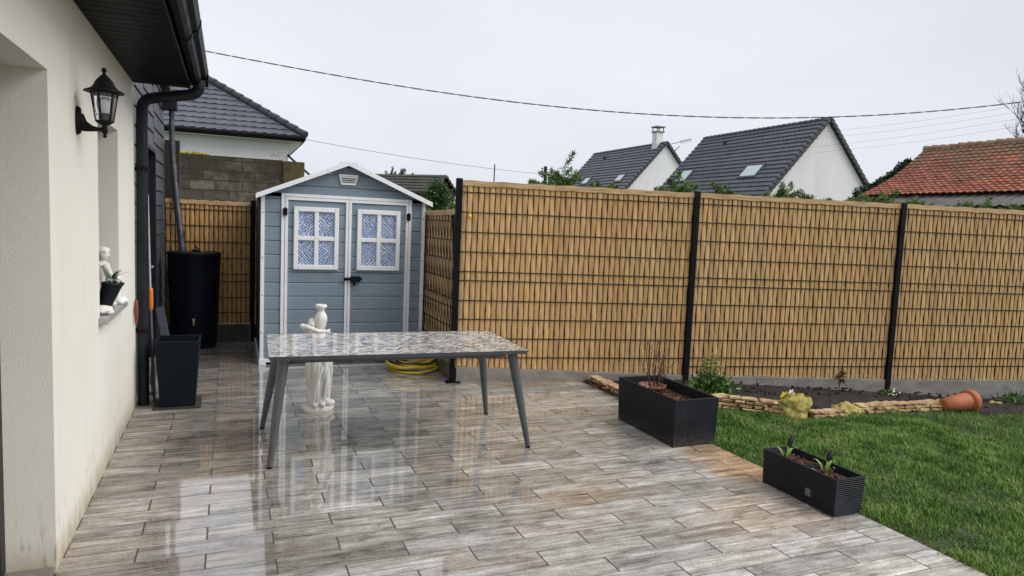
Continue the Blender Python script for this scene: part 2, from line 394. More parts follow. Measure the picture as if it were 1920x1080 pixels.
def m_tile(name, c1, c2, c3=None, rough=.45, sc=1.5):
    t = NT(name); isl = t.island()
    n = t.noise(t.map(), sc, 5, .65); c = t.ramp(n, [(.3, c1), (.7, c2)])
    n2 = t.noise(t.map((3.2, 3.2, 3.2)), 1.4, 2)
    c = t.mix(t.math('MULTIPLY', t.ramp(n2, [(.4, 0), (.7, 1)]), .4), c, c3 or tuple(a*.6 for a in c1))
    f = t.math('MULTIPLY_ADD', isl, .24, .88); c = t.mix(1., c, t.comb(f, f, f), 'MULTIPLY')
    return t.out(c, rough)
TILE = m_tile('slate_grey_tiles', (.072,.076,.095), (.115,.12,.145), rough=.42)
TILED = pbr('dark_verge_tile', (.035,.036,.042), (.05,.05,.058), .5)
def m_red():
    t = NT('red_pantiles'); isl = t.island()
    n = t.noise(t.map(), .7, 5, .6); c = t.ramp(n, [(.32, (.27,.066,.034)), (.52, (.33,.10,.05)), (.68, (.15,.058,.036))])
    f = t.math('MULTIPLY_ADD', isl, .62, .66); c = t.mix(1., c, t.comb(f, f, f), 'MULTIPLY')
    x = t.xyz(); up_ = t.math('MULTIPLY', t.math('SUBTRACT', x[2], 4.0), .7)
    li = t.noise(t.map(), 2.4, 4); lm = t.ramp(t.math('ADD', li, t.math('MULTIPLY', up_, .30)), [(.48, 0), (.72, 1)])
    c = t.mix(t.math('MULTIPLY', lm, .72), c, (.16,.12,.07))
    return t.out(c, .7)
REDT = m_red()
RENDW = pbr('white_render', (.77,.77,.76), (.84,.84,.835), .9, .7, (1.5,1.5,.5), lo=.3, hi=.55)
def m_block():
    t = NT('mossy_blockwork'); x = t.xyz()
    br = t.n.new('ShaderNodeTexBrick'); t.link(t.comb(x[0], x[2], 0.), br.inputs['Vector'])
    br.inputs['Scale'].default_value = 1.0; br.inputs['Brick Width'].default_value = .5; br.inputs['Row Height'].default_value = .205
    br.inputs['Mortar Size'].default_value = .011; br.inputs['Mortar Smooth'].default_value = .3; br.inputs['Bias'].default_value = .0
    br.inputs['Color1'].default_value = (.20,.175,.13,1); br.inputs['Color2'].default_value = (.085,.075,.055,1); br.inputs['Mortar'].default_value = (.04,.036,.028,1)
    n = t.noise(t.map(), 5, 6, .7); c = t.mix(.8, br.outputs['Color'], t.ramp(n, [(.35, .25), (.65, 1.35)]), 'MULTIPLY')
    m = t.noise(t.map((1, 1, 2)), 1.1, 5, .6); top = t.math('ADD', m, t.math('MULTIPLY', t.math('SUBTRACT', x[2], 2.3), .42))
    c = t.mix(t.math('MULTIPLY', t.ramp(top, [(.46, 0), (.60, 1)]), .8), c, (.034,.029,.017))
    ms = t.noise(t.map(), 3.3, 5, .7); c = t.mix(t.math('MULTIPLY', t.ramp(ms, [(.6, 0), (.75, 1)]), .5), c, (.13,.11,.03))
    return t.out(c, .95, t.bump(br.outputs['Fac'], -.4, .01))
BLOCK = m_block()
PILAS = pbr('mossy_pier_render', (.055,.045,.022), (.13,.10,.035), .95, 5, bump=.4)
TERRA = pbr('terracotta', (.46,.15,.06), (.38,.115,.045), .75, 6, bump=.1)
def m_planter():
    t = NT('charcoal_fibre_planter'); x = t.xyz(); v = t.map((1, 1, 3))
    n = t.noise(v, 2.4, 6, .65); c = t.ramp(n, [(.3, (.008,.009,.012)), (.7, (.018,.020,.026))])
    br = t.noise(t.map((60, 60, 3)), 1.2, 5, .7); c = t.mix(t.math('MULTIPLY', t.ramp(br, [(.52, 0), (.72, 1)]), .35), c, (.05,.053,.06))
    lo = t.math('MAXIMUM', t.math('SUBTRACT', 1., t.math('MULTIPLY', x[2], 9.)), 0.); sp = t.noise(t.map(), 42, 4, .7)
    c = t.mix(t.math('MULTIPLY', t.math('MULTIPLY', lo, t.ramp(sp, [(.42, 0), (.62, 1)])), .7), c, (.13,.10,.07))
    return t.out(c, .62, t.bump(br, .12, .002), Specular_IOR_Level=.22)
PLANT1 = m_planter()
def m_wicker():
    t = NT('ribbed_black_planter'); x = t.xyz()
    w_ = t.n.new('ShaderNodeTexWave'); w_.wave_type = 'BANDS'; w_.bands_direction = 'Z'; w_.inputs['Scale'].default_value = 26
    w_.inputs['Distortion'].default_value = .6; t.link(t.obj, w_.inputs['Vector'])
    n = t.noise(t.map(), 9, 4); c = t.ramp(n, [(.3, (.007,.008,.012)), (.7, (.014,.016,.023))])
    return t.out(c, .38, t.bump(w_.outputs['Fac'], .7, .004), Specular_IOR_Level=.25)
WICKER = m_wicker()
BARREL = pbr('dark_navy_plastic', (.004,.007,.012), (.007,.010,.016), .5, 3, Specular_IOR_Level=.14)
SOIL = pbr('garden_soil', (.014,.010,.008), (.045,.034,.025), .95, 14, bump=1., bscale=45, bdist=.03)
BARK = pbr('bark_mulch', (.14,.055,.030), (.05,.022,.014), .85, 30, island=.9)
GROUND = pbr('far_grass_ground', (.05,.075,.025), (.08,.09,.035), .95, .3)
def m_grass():
    t = NT('grass_blades'); isl = t.island()
    n = t.noise(t.map(), 2.6, 6, .7)
    c = t.ramp(t.math('ADD', t.math('MULTIPLY_ADD', n, 1.25, -.25), t.math('MULTIPLY', isl, .30)), [(.30, (.032,.088,.012)), (.46, (.090,.20,.026)), (.62, (.18,.31,.052)), (.82, (.36,.42,.13))])
    return t.out(c, .55, Specular_IOR_Level=.25)
GRASS = m_grass()
LAWN = pbr('lawn_soil', (.030,.052,.014), (.052,.055,.024), .95, 6, bump=.6, bdist=.02)
def leafm(name, c1, c2, c3, rough=.5):
    t = NT(name); isl = t.island()
    c = t.ramp(isl, [(0, c1), (.5, c2), (1, c3)]); return t.out(c, rough, Specular_IOR_Level=.3)
LEAF_G = leafm('shrub_leaf', (.03,.085,.015), (.075,.17,.03), (.17,.30,.07), .35)
LEAF_Y = leafm('variegated_leaf', (.10,.17,.035), (.30,.34,.10), (.50,.46,.20))
LEAF_C = leafm('conifer_leaf', (.05,.115,.028), (.12,.21,.05), (.26,.35,.10))
LEAF_D = leafm('dark_leaf', (.008,.026,.012), (.02,.05,.02), (.05,.09,.035))
LEAF_B = leafm('dead_leaf', (.05,.03,.015), (.09,.055,.025), (.14,.10,.045))
IVY = leafm('ivy_leaf', (.012,.035,.014), (.025,.055,.022), (.05,.08,.03))
TWIG = pbr('bare_twig', (.10,.045,.03), (.055,.028,.02), .7, 20)
WOODD = pbr('dark_brown_timber', (.030,.022,.016), (.018,.014,.011), .7, 6, (6,6,1))
TRUNK = pbr('tree_bark', (.06,.055,.045), (.03,.028,.022), .9, 10, bump=.5)
STONE = pbr('orange_sandstone', (.46,.30,.17), (.30,.17,.09), .85, 9, bump=.5, bdist=.006, island=.5)
def m_mossrock():
    t = NT('mossy_yellow_rock'); n = t.noise(t.map(), 16, 6, .7)
    n2 = t.noise(t.map(), 60, 4, .7)
    c = t.ramp(n, [(.30, (.13,.10,.03)), (.48, (.40,.33,.07)), (.66, (.56,.50,.20))])
    c = t.mix(.5, c, t.ramp(n2, [(.3, .4), (.7, 1.3)]), 'MULTIPLY')
    return t.out(c, .95, t.bump(n2, .9, .012))
MOSSROCK = m_mossrock()
def m_statue():
    t = NT('weathered_white_statue'); n = t.noise(t.map((14, 14, 4)), 1.6, 6, .7)
    c = t.ramp(n, [(.30, (.40,.37,.31)), (.42, (.66,.64,.59)), (.6, (.80,.79,.76))])
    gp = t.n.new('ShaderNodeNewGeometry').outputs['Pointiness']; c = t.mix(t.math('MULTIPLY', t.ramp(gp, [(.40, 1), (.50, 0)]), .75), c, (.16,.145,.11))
    n3 = t.noise(t.map((30, 30, 5)), 1.4, 4, .7); c = t.mix(t.math('MULTIPLY', t.ramp(n3, [(.56, 0), (.70, 1)]), .5), c, (.30,.28,.22))
    return t.out(c, .6, t.bump(t.noise(t.map(), 60, 4), .2, .003))
STATUE = m_statue()
HOSEM = pbr('yellow_hose', (.80,.60,.05), (.68,.47,.03), .42, 9, island=.3)
HOSED = pbr('shaded_hose', (.08,.08,.085), (.05,.05,.055), .5, 9)  # dark grey stands for shade inside the yellow coil
ORANGE = pbr('orange_plastic', (.72,.20,.03), (.62,.15,.02), .45)
RUST = pbr('brown_handle', (.20,.06,.025), (.12,.04,.02), .6)
POLEW = pbr('pale_metal_pole', (.52,.53,.55), (.40,.41,.43), .35, 20)
GLASSM = NT('clear_glass'); GLASS = GLASSM.out((.9,.92,.92), .03, Transmission_Weight=.92, IOR=1.25)
DARKGL = NT('dark_window_glass').out((.015,.02,.025), .05)
SKYL = NT('skylight_glass').out((.55,.68,.66), .08)
FROST = NT('frosted_bulb').out((.80,.82,.84), .4)
FLOWW = NT('white_petal').out((.85,.84,.78), .5); FLOWY = NT('yellow_petal').out((.82,.66,.10), .5)
YELLOW = NT('yellow_ornament').out((.78,.60,.08), .45)
DARKFL = NT('dark_spathe').out((.020,.012,.022), .35)
RAG = pbr('white_bag', (.62,.62,.60), (.42,.42,.41), .6, 12, bump=.4)
PEBB = pbr('silver_pebbles', (.62,.64,.66), (.25,.26,.27), .25, 30, island=.7)
CORR = pbr('grey_corrugated', (.15,.135,.125), (.09,.08,.075), .85, 3)
BROWNW = pbr('brown_brick', (.16,.12,.085), (.11,.085,.06), .9, 4)

# ------------------------------------------------------------------ the setting
def tz(x): return -0.06*min(max(0., x-4.5), 4.2)
m = MB(); m.add([(-1500,-1500,-.42),(1500,-1500,-.42),(1500,1500,-.42),(-1500,1500,-.42)], [(0,1,2,3)])
structure(m.build('ground', GROUND))
m = MB()
PX0, PX1 = -.69, 3.425
m.add([(-3,-2,0),(PX1,-2,0),(PX1,4.95,0),(3.46,5.0,0),(3.46,6.255,0),(2.1,6.513,0),(2.1,9.25,0),(-.9,9.25,0),(-3,9.25,0)], [tuple(range(9))])
m.add([(PX1,-2,0),(PX1,-2,-.12),(PX1,6.262,-.12),(PX1,6.262,0)], [(0,1,2,3)])
structure(m.build('patio', PAVE))
# lawn base: a gently falling sheet
nx, ny = 60, 50
xs_ = np.linspace(3.427, 15, nx); ys_ = np.linspace(-2, 6.6, ny)
V = np.array([(x, y, tz(x) - .012 + .010*mnoise.noise((x*1.3, y*1.3, 0))*(1 if x > 3.7 else .2)) for y in ys_ for x in xs_])
F = np.array([(j*nx+i, j*nx+i+1, (j+1)*nx+i+1, (j+1)*nx+i) for j in range(ny-1) for i in range(nx-1)])
structure(mesh_np('lawn', V, F, LAWN, smooth=True))
# bed edge line on the lawn side
BX = [3.40, 3.95, 4.25, 4.63, 5.0, 5.38, 5.6, 6.2, 6.93, 7.35, 7.8, 8.5, 9.5, 15]
BY = [4.98, 4.98, 4.97, 4.66, 4.60, 4.62, 4.72, 4.78, 4.82, 4.70, 4.62, 4.85, 4.95, 4.4]
def bedy(x): return float(np.interp(x, BX, BY))
FA, FD = Vector((2.09, 6.515, 0)), Vector((.98247, -.18642, 0))
def fence_y(x): return 6.515 - (x-2.09)*.18974
nx, ny = 130, 22
vs = []
for j in range(ny):
    for i in range(nx):
        x = 3.43 + (14-3.43)*i/(nx-1); a = bedy(x) - .03; b = fence_y(x) + .02; y = a + (b-a)*j/(ny-1)
        e = math.sin(PI*min(1, j/(ny-1)*1.6)) if j else 0
        z = tz(x) + (.012 + .035*e + .030*mnoise.noise((x*6, y*6, 1)) + .022*mnoise.noise((x*17, y*17, 3)) if j else -.06)
        vs.append((x, y, z))
V = np.array(vs); F = np.array([(j*nx+i, j*nx+i+1, (j+1)*nx+i+1, (j+1)*nx+i) for j in range(ny-1) for i in range(nx-1)])
structure(mesh_np('flower_bed', V, F, SOIL, smooth=True))
# clods on the bed
m = MB()
for i in range(420):
    x = random.uniform(3.6, 9.5); y = random.uniform(bedy(x)+.08, fence_y(x)-.06); r = random.uniform(.006, .017)
    m.ball((x, y, tz(x)+.04+r*.1), (r*1.3, r*1.1, r*.8), 6, 4, .6, i)
o = m.build('soil_clods', SOIL); o['kind'] = 'stuff'; tag(o, 'loose dark clods lying over the flower bed along the fence', 'soil')

def grass(name, N, region, hmin, hmax):
    x0, x1, y0, y1 = region
    x = RNG.uniform(x0, x1, N*2); y = RNG.uniform(y0, y1, N*2)
    ok = (y < np.interp(x, BX, BY) + RNG.normal(0, .02, N*2)) & (x > 3.42 + RNG.normal(.004, .014, N*2))
    pl = ((x > 3.03) & (x < 3.46) & (y > 4.12) & (y < 4.95)) | ((x < 3.455) & (y > 2.8) & (y < 3.4))
    x, y = x[ok & ~pl][:N], y[ok & ~pl][:N]; n = len(x)
    tuft = np.array([mnoise.noise((a*3.1, b*3.1, 5)) + .6*mnoise.noise((a*9, b*9, 2)) for a, b in zip(x, y)])
    h = RNG.uniform(hmin, hmax, n) * np.clip(1 + .85*tuft, .25, 2.2)
    z = np.array([tz(a) for a in x]) - .016
    a = RNG.uniform(0, 2*PI, n); ln = RNG.uniform(.15, .95, n)*h; wd = RNG.uniform(.0012, .0027, n)
    dx, dy = np.cos(a), np.sin(a); px, py = -dy*wd, dx*wd
    P = np.stack([np.stack([x-px, y-py, z], 1), np.stack([x+px, y+py, z], 1),
                  np.stack([x+dx*ln*.35+px*.8, y+dy*ln*.35+py*.8, z+h*.6], 1), np.stack([x+dx*ln*.35-px*.8, y+dy*ln*.35-py*.8, z+h*.6], 1),
                  np.stack([x+dx*ln+px*.15, y+dy*ln+py*.15, z+h], 1), np.stack([x+dx*ln-px*.15, y+dy*ln-py*.15, z+h], 1)], 1)
    V = P.reshape(-1, 3); b = np.arange(n)[:, None]*6
    F = np.concatenate([b+np.array([[0,1,2,3]]), b+np.array([[3,2,4,5]])], 0)
    return V, F
Va, Fa = grass('a', 105000, (3.40, 6.2, 1.7, 5.1), .016, .042)
Vb, Fb = grass('b', 60000, (5.8, 10.5, 1.5, 5.1), .018, .048)
Vc, Fc = grass('c', 9000, (3.40, 9.0, -1.0, 1.8), .025, .055)
V = np.concatenate([Va, Vb, Vc]); F = np.concatenate([Fa, Fb+len(Va), Fc+len(Va)+len(Vb)])
o = mesh_np('grass', V, F, GRASS); o['kind'] = 'stuff'; tag(o, 'short tufted green grass of the lawn beside the patio', 'grass')

# ------------------------------------------------------------------ the house on the left
WX = -.695
house = thing('house', (WX, 3.4, 0), 'cream rendered house with black eaves along the left side of the patio', 'house')
RY, RZ, RD = 3.42, 2.157, .24       # recess: far jamb, head height, depth
NY0, NY1, NZ0, NZ1 = 4.59, 5.36, .93, 2.12
EY = 6.24
m = MB()
T = WX - .35
m.box(T, WX, -3, .6, -.1, 2.585)                                  # before the recess
m.box(T, WX, .6, RY, RZ, 2.585)                                   # over the recess
m.box(T, WX, RY, NY0, -.1, 2.585)
m.box(T, WX, NY0, NY1, -.1, NZ0); m.box(T, WX, NY0, NY1, NZ1, 2.585)
m.box(T, WX, NY1, EY, -.1, 2.585)
m.build('wall', STUCCO, house)
m = MB(); m.box(WX-.30, WX-.236, .6, RY, .0, RZ)
m.build('glazed_door', DARKGL, house)
fr = MB(); fr.box(WX-.235, WX-.183, RY-.075, RY-.003, .026, RZ-.003); fr.box(WX-.235, WX-.183, .6, RY-.078, RZ-.07, RZ-.003); fr.box(WX-.235, WX-.183, .6, RY-.078, .026, .09)
fr.build('door_frame', ANTHR, house, bevel=.003)
m = MB(); m.box(WX-.182, WX-.004, .6, RY-.004, -.02, .022); m.build('threshold', pbr('brown_grey_tile', (.21,.185,.165), (.16,.14,.125), .5, 8), house, bevel=.004)
m = MB(); m.box(WX-.30, WX-.27, NY0, NY1, NZ0, NZ1); m.build('window', DARKGL, house)
m = MB()
for a in (NY0+.002, NY1-.062): m.box(WX-.268, WX-.22, a, a+.06, NZ0+.035, NZ1-.003)
m.box(WX-.268, WX-.22, NY0+.064, NY1-.064, NZ1-.07, NZ1-.003); m.build('window_frame', ANTHR, house, bevel=.003)
m = MB(); m.box(WX-.22, WX+.045, NY0-.05, NY1+.08, .925, .964); m.build('window_sill', SILL, house, bevel=.004)
m = MB()
y = -3.
while y < 6.19:
    m.box(WX+.001, -.305, y, min(y+.094, 6.2), 2.578, 2.592); y += .1
m.box(WX, -.305, -3, 6.2, 2.594, 2.61)
m.build('soffit', SOFFIT, house, bevel=.003)
m = MB(); m.box(-.303, -.285, -3, 6.2, 2.565, 2.80); m.build('fascia', SOFFIT, house, bevel=.002)
gut = [(-.283,2.73),(-.283,2.625),(-.272,2.605),(-.235,2.600),(-.215,2.622),(-.205,2.655),(-.175,2.668),(-.168,2.690),(-.160,2.715),(-.160,2.735),(-.172,2.735),(-.180,2.70),(-.215,2.68),(-.268,2.64),(-.272,2.73)]
m = MB(); m.extrude(gut, (0,-3,0), (0,6.19,0))
for yy in (1.2, 3.0, 4.6): m.extrude([(u+(.004 if u > -.25 else 0), z-.004) for u, z in gut[:11]] , (0,yy,0), (0,yy+.045,0))
gu = m.build('gutter', SOFFIT, house)
m = MB(); m.box(-.284, -.158, 6.192, 6.2, 2.60, 2.737); m.build('gutter_end', SOFFIT, gu)
# unseen roof slab above the eaves, added to block light
m = MB(); m.add([(-.20,-3,2.74),(-.20,6.25,2.74),(-5,6.25,5.2),(-5,-3,5.2),(-.20,-3,2.80),(-.20,6.25,2.80),(-5,6.25,5.3),(-5,-3,5.3)], [(0,1,2,3),(4,7,6,5),(0,4,5,1),(1,5,6,2),(2,6,7,3),(3,7,4,0)])
m.build('roof', TILED, house)
m = MB(); m.box(-5, WX-.36, 6.0, EY, -.1, 2.6); m.box(-5, -4.8, -3, 6.0, -.1, 2.6); m.build('rear_wall', STUCCO, house)
# downpipe
pts = [(-.222,6.10,2.63),(-.222,6.10,2.605)]
for k in range(7):
    a = k/6*PI/2; pts.append((-.222-.075*(1-math.cos(a)), 6.10+.02*(1-math.cos(a)), 2.59-.075*math.sin(a)))
pts += [(-.42,6.18,2.500),(-.545,6.24,2.485)]
for k in range(7):
    a = k/6*PI/2; pts.append((-.56-.08*math.sin(a), 6.26, 2.482-.09*(1-math.cos(a))))
pts += [(-.642,6.26,2.2),(-.642,6.26,1.2),(-.642,6.26,.0)]
m = MB(); m.tube(pts, .043, 14)
for i in (3, 5, 7): m.tube([Vector(pts[i])*.985+Vector(pts[i+1])*.015, Vector(pts[i])*.7+Vector(pts[i+1])*.3], .047, 14)
dp = m.build('downpipe', ANTHR, house)
for z in (1.92, .62):
    m = MB(); m.lathe([(.05, z-.018),(.05, z+.018)], (-.642,6.26,0), 14); m.box(-.735, -.69, 6.24, 6.28, z-.015, z+.015)
    m.build('pipe_clip', BLACK, dp)

# clad annex beyond
annex = thing('annex', (-.75, 8.0, 0), 'dark grey clad extension joined to the far end of the cream house', 'house')
AX = -.75
m = MB(); DY0, DY1, DZ = 7.43, 8.28, 2.19
def lap(m, y0, y1, z0, z1, x):
    z = z0; 
    while z < z1-1e-4:
        zt = min(z+.165, z1)
        m.extrude([(x-.09, z), (x+.012, z+.004), (x+.012, z+.012), (x+.001, zt-.006), (x-.02, zt-.001), (x-.09, zt-.001)], (0,y0,0), (0,y1,0)); z += .165
lap(m, EY+.005, DY0-.05, 0, 3.05, AX); lap(m, DY0-.05, DY1+.05, DZ+.05, 3.05, AX); lap(m, DY1+.05, 9.62, 0, 3.05, AX)
m.build('clad_wall', CLAD, annex)
m = MB(); m.box(-4, AX-.095, EY+.01, 9.61, -.1, 3.05); m.build('core_wall', CLAD, annex)
m = MB(); m.box(-4, AX+.09, EY+.02, 9.66, 3.052, 3.12); m.build('roof', ANTHR, annex)
d = MB(); d.box(AX-.09, AX-.05, DY0, DY1, 0.02, DZ); door = d.build('door', BLACK, annex)
d = MB(); d.box(AX-.048, AX-.044, DY0+.12, DY1-.12, 1.05, DZ-.14); d.build('door_pane', DARKGL, door)
d = MB()
d.box(AX-.09, AX+.028, DY0-.048, DY0-.002, 0, DZ+.046); d.box(AX-.09, AX+.028, DY1+.002, DY1+.048, 0, DZ+.046); d.box(AX-.09, AX+.028, DY0-.002, DY1+.002, DZ+.002, DZ+.046)
d.build('door_frame', ANTHR, annex, bevel=.003)
d = MB(); d.tube([(AX-.04,8.18,1.0),(AX+.01,8.18,1.0),(AX+.01,8.08,1.0)], .009, 8); d.build('handle', POLEW, door)
m = MB(); m.box(-.745, -.574, 9.22, 9.38, 2.79, 2.93); m.box(-.755, -.564, 9.21, 9.39, 2.932, 3.0)
hop = m.build('hopper', ANTHR, annex, bevel=.006)
m = MB()                                                           # flexible collector hose dropping into the rain barrel
pp = [(-.635,9.3,2.80),(-.64,9.29,2.6),(-.63,9.26,2.3),(-.60,9.20,1.95),(-.565,9.12,1.62),(-.53,9.04,1.35),(-.505,8.98,1.12)]
q = []
for i in range(len(pp)-1):
    for k in range(6): q.append(Vector(pp[i]).lerp(Vector(pp[i+1]), k/6))
q.append(Vector(pp[-1]))
m.tube(q, [(.030 + .009*i/36) + .004*math.sin(i*1.3) for i in range(len(q))], 10)
m.build('collector_hose', pbr('grey_blue_hose', (.045,.055,.075), (.02,.024,.032), .42, 8, (1,1,3)), hop)

# ------------------------------------------------------------------ wall lantern
lamp = thing('wall_lantern', (-.695, 4.0, 2.0), 'black six-sided carriage lantern on a bracket on the cream wall', 'lamp')
LX, LY = -.572, 3.985
m = MB()
m.lathe([(.001,-.012),(.030,-.010),(.036,0),(.030,.012),(.001,.016)], (-.69,4.0,2.022), 16, axis=Matrix(((0,0,1.2),(1,0,0),(0,2.0,0))))
m.build('wall_plate', BLACK, lamp)
m = MB()
m.tube([(-.69,4.0,2.035),(-.665,4.0,2.005),(-.63,3.995,1.988),(-.60,3.99,1.984),(LX,LY,1.986)], [.034,.022,.014,.011,.011], 10)
m.tube([(-.69,4.0,2.0),(-.66,4.0,1.985),(-.62,3.995,1.982)], [.02,.016,.01], 10)
m.build('bracket', BLACK, lamp)
m = MB()
m.lathe([(.002,1.944),(.010,1.950),(.006,1.962),(.013,1.970),(.013,1.996),(.010,2.004),(.028,2.014),(.041,2.022),(.041,2.028),(.018,2.030)], (LX,LY,0), 12)
m.lathe([(.016,2.03),(.016,2.062),(.013,2.065)], (LX,LY,0), 12)
for k in range(6):
    a = PI/3*k + .25; m.beam((LX+.038*math.cos(a),LY+.038*math.sin(a),2.024),(LX+.059*math.cos(a),LY+.059*math.sin(a),2.163), .006, .006)
m.lathe([(.061,2.160),(.061,2.168)], (LX,LY,0), 6)
m.build('lantern_frame', BLACK, lamp)
m = MB(); m.lathe([(.088,2.164),(.092,2.169),(.063,2.182),(.050,2.197),(.038,2.222),(.018,2.244),(.009,2.252),(.006,2.260),(.011,2.268),(.012,2.276),(.007,2.284),(.001,2.287)], (LX,LY,0), 12)
m.build('lantern_roof', BLACK, lamp)
m = MB(); m.lathe([(.036,2.028),(.056,2.160)], (LX,LY,0), 6, smooth=False, cap=False); m.build('glass_panes', GLASS, lamp)
m = MB(); m.lathe([(.012,2.065),(.022,2.085),(.024,2.12),(.016,2.14),(.002,2.146)], (LX,LY,0), 12); m.build('bulb', FROST, lamp)

# ------------------------------------------------------------------ fence runs
def fence_panel(name, A, B, zb0, zb1, ztop, parent, mt, rail=True, slant=0., sag=0., pitch=.0555, lean=0.):
    A, B = Vector(A), Vector(B); d = (B-A); L = d.length; d.normalize(); nrm = Vector((d.y, -d.x, 0))   # towards the viewer
    n = int(L/pitch); m = MB(); hw = pitch*.425
    rows = [.2*i for i in range(0, 12)]
    ph = random.random()*6; ksl = 1.0
    for i in range(n):
        s = (i+.5)*L/n; zb = zb0 + (zb1-zb0)*s/L + random.uniform(-.006, .006)
        zt = ztop - sag*math.sin(PI*s/L) - .03
        k = int((zt-zb)/.066)+1; tilt = random.uniform(-.003, .003); vs = []
        for j in range(k+1):
            z = zb + (zt-zb)*j/k
            wv = .004*math.sin(PI*z/.2 + (PI if i % 2 else 0)); zz = .0060*(((z-.112+2*tilt*7)/.2) % 1.0 - .5)*ksl + tilt*(z-1)*.6 - lean*(z-.9) + slant*(z-1)*math.sin(3*s+z)
            w_ = hw*(1 + .05*math.sin(2*PI*z/.4 + i*2.1))
            c = A + d*(s+zz) + nrm*wv
            vs += [c - d*w_ + Vector((0,0,z)), c + nrm*.004 + Vector((0,0,z)), c + d*w_ + Vector((0,0,z)), c - nrm*.002 + Vector((0,0,z))]
        fs = []
        for j in range(k):
            a = j*4; b = a+4
            fs += [(a,a+1,b+1,b),(a+1,a+2,b+2,b+1),(a+2,a+3,b+3,b+2),(a+3,a,b,b+3)]
        fs += [(3,2,1,0), (k*4,k*4+1,k*4+2,k*4+3)]
        m.add(vs, fs)
    sc = m.build(name, mt, parent)
    m = MB(); m.beam(A - nrm*.016 + Vector((0,0,(max(zb0,zb1)+ztop-.05)/2)), B - nrm*.016 + Vector((0,0,(max(zb0,zb1)+ztop-.05)/2)), .003, ztop-.05-max(zb0,zb1)); m.build('added_gap_darkener', WIRE, sc)  # dark sheet added behind the slats to keep their gaps dark
    m = MB()
    def strip(z, w_): m.beam(A + nrm*.011 + Vector((0,0,z)), B + nrm*.011 + Vector((0,0,z)), .005, w_)
    for z in (1.903, 1.708, 1.512, 1.316, 1.120, 1.030, .830, .640, .445, .250, .155):
        zz = z - (2.02-ztop)
        if zz > max(zb0, zb1)+.02: strip(zz, .0095)
    for i in range(n+1):
        s = i*L/n; p = A + d*s + nrm*.0035; zb = zb0+(zb1-zb0)*s/L
        m.beam(p + Vector((0,0,zb)), p + Vector((0,0,ztop-.03-sag*math.sin(PI*s/L))), .004, .004, upd=(0,1,0))
    m.build('wire_mesh', WIRE, sc)
    m = MB(); K = 24
    for i in range(K):
        s0, s1 = L*i/K, L*(i+1)/K
        z0 = ztop - sag*math.sin(PI*i/K); z1 = ztop - sag*math.sin(PI*(i+1)/K)
        m.beam(A + d*s0 + Vector((0,0,z0-.028+.004*math.sin(i*1.9))), A + d*s1 + Vector((0,0,z1-.028+.004*math.sin((i+1)*1.9))), .034, .052)
    m.build('top_rail', RAIL, sc, weld=True)
    return sc
fence = thing('fence', (2.09, 6.515, 0), 'tall tan slat fence with black posts running along the back of the lawn', 'fence')
def fp(s, z=0): return FA + FD*s + Vector((0,0,z))
reed = [.160, .066, .010, -.012, -.03, -.05]
for i in range(5):
    a, b = fp(2.522*i+.03), fp(2.522*(i+1)-.03)
    fence_panel('slat_panel', a, b, reed[i]-.0, reed[i+1], 2.02 + .004*i, fence, SLAT)
    m = MB(); p0, p1 = fp(2.522*i+.03), fp(2.522*(i+1)-.03); nr = Vector((FD.y, -FD.x, 0))
    za, zb = tz(p0.x)-.12, tz(p1.x)-.12
    vs = []
    for p, zl, zt in ((p0, za, reed[i]-.004), (p1, zb, reed[i+1]-.004)):
        for off in (.022, -.022): vs += [p + nr*off + Vector((0,0,zl)), p + nr*off + Vector((0,0,zt))]
    m.add(vs, [(0,1,3,2),(4,6,7,5),(0,4,5,1),(2,3,7,6),(1,5,7,3),(0,2,6,4)])
    m.build('gravel_board', CONC, fence, bevel=.004)
for i in range(6):
    p = fp(2.522*i); m = MB()
    m.obox((p.x, p.y-.005, (2.035+tz(p.x)-.2)/2), (.062, .062, 2.035-tz(p.x)+.2), (0,0,math.atan2(FD.y, FD.x)))
    if i == 0: m.obox((p.x, p.y-.01, .006), (.15, .13, .010), (0,0,math.atan2(FD.y, FD.x)))
    m.build('post', BLACK, fence, bevel=.004)
side = thing('fence', (2.10, 7.8, 0), 'warped brown slat fence return between the blue shed and the tall black corner post', 'fence')
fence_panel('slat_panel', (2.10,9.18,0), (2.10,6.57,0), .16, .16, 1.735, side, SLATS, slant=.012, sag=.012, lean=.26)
m = MB(); m.box(2.08, 2.12, 6.57, 9.18, -.05, .155); m.build('gravel_board', CONCD, side, bevel=.004)
back = thing('fence', (-.3, 9.2, 0), 'shaded brown slat fence behind the rain barrel, left of the shed', 'fence')
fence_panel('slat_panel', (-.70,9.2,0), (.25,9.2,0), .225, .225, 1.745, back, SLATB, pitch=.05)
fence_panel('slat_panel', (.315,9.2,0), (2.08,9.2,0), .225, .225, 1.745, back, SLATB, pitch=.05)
m = MB(); m.box(-.72, .25, 9.18, 9.22, -.05, .218); m.build('gravel_board', CONCD, back, bevel=.004)
m = MB(); m.box(.31, 2.08, 9.18, 9.22, -.05, .218); m.build('gravel_board', CONCD, back, bevel=.004)
m = MB(); m.box(.252, .308, 9.15, 9.21, -.05, 1.77); m.build('post', BLACK, back, bevel=.004)
tp = MB(); tp.box(-.745, -.575, 9.64, 9.78, -.1, 2.47)
tag(tp.build('timber_post', WOODD, base=(-.66, 9.7, 0), bevel=.005), 'dark brown upright timber post behind the end of the grey clad wall', 'post')

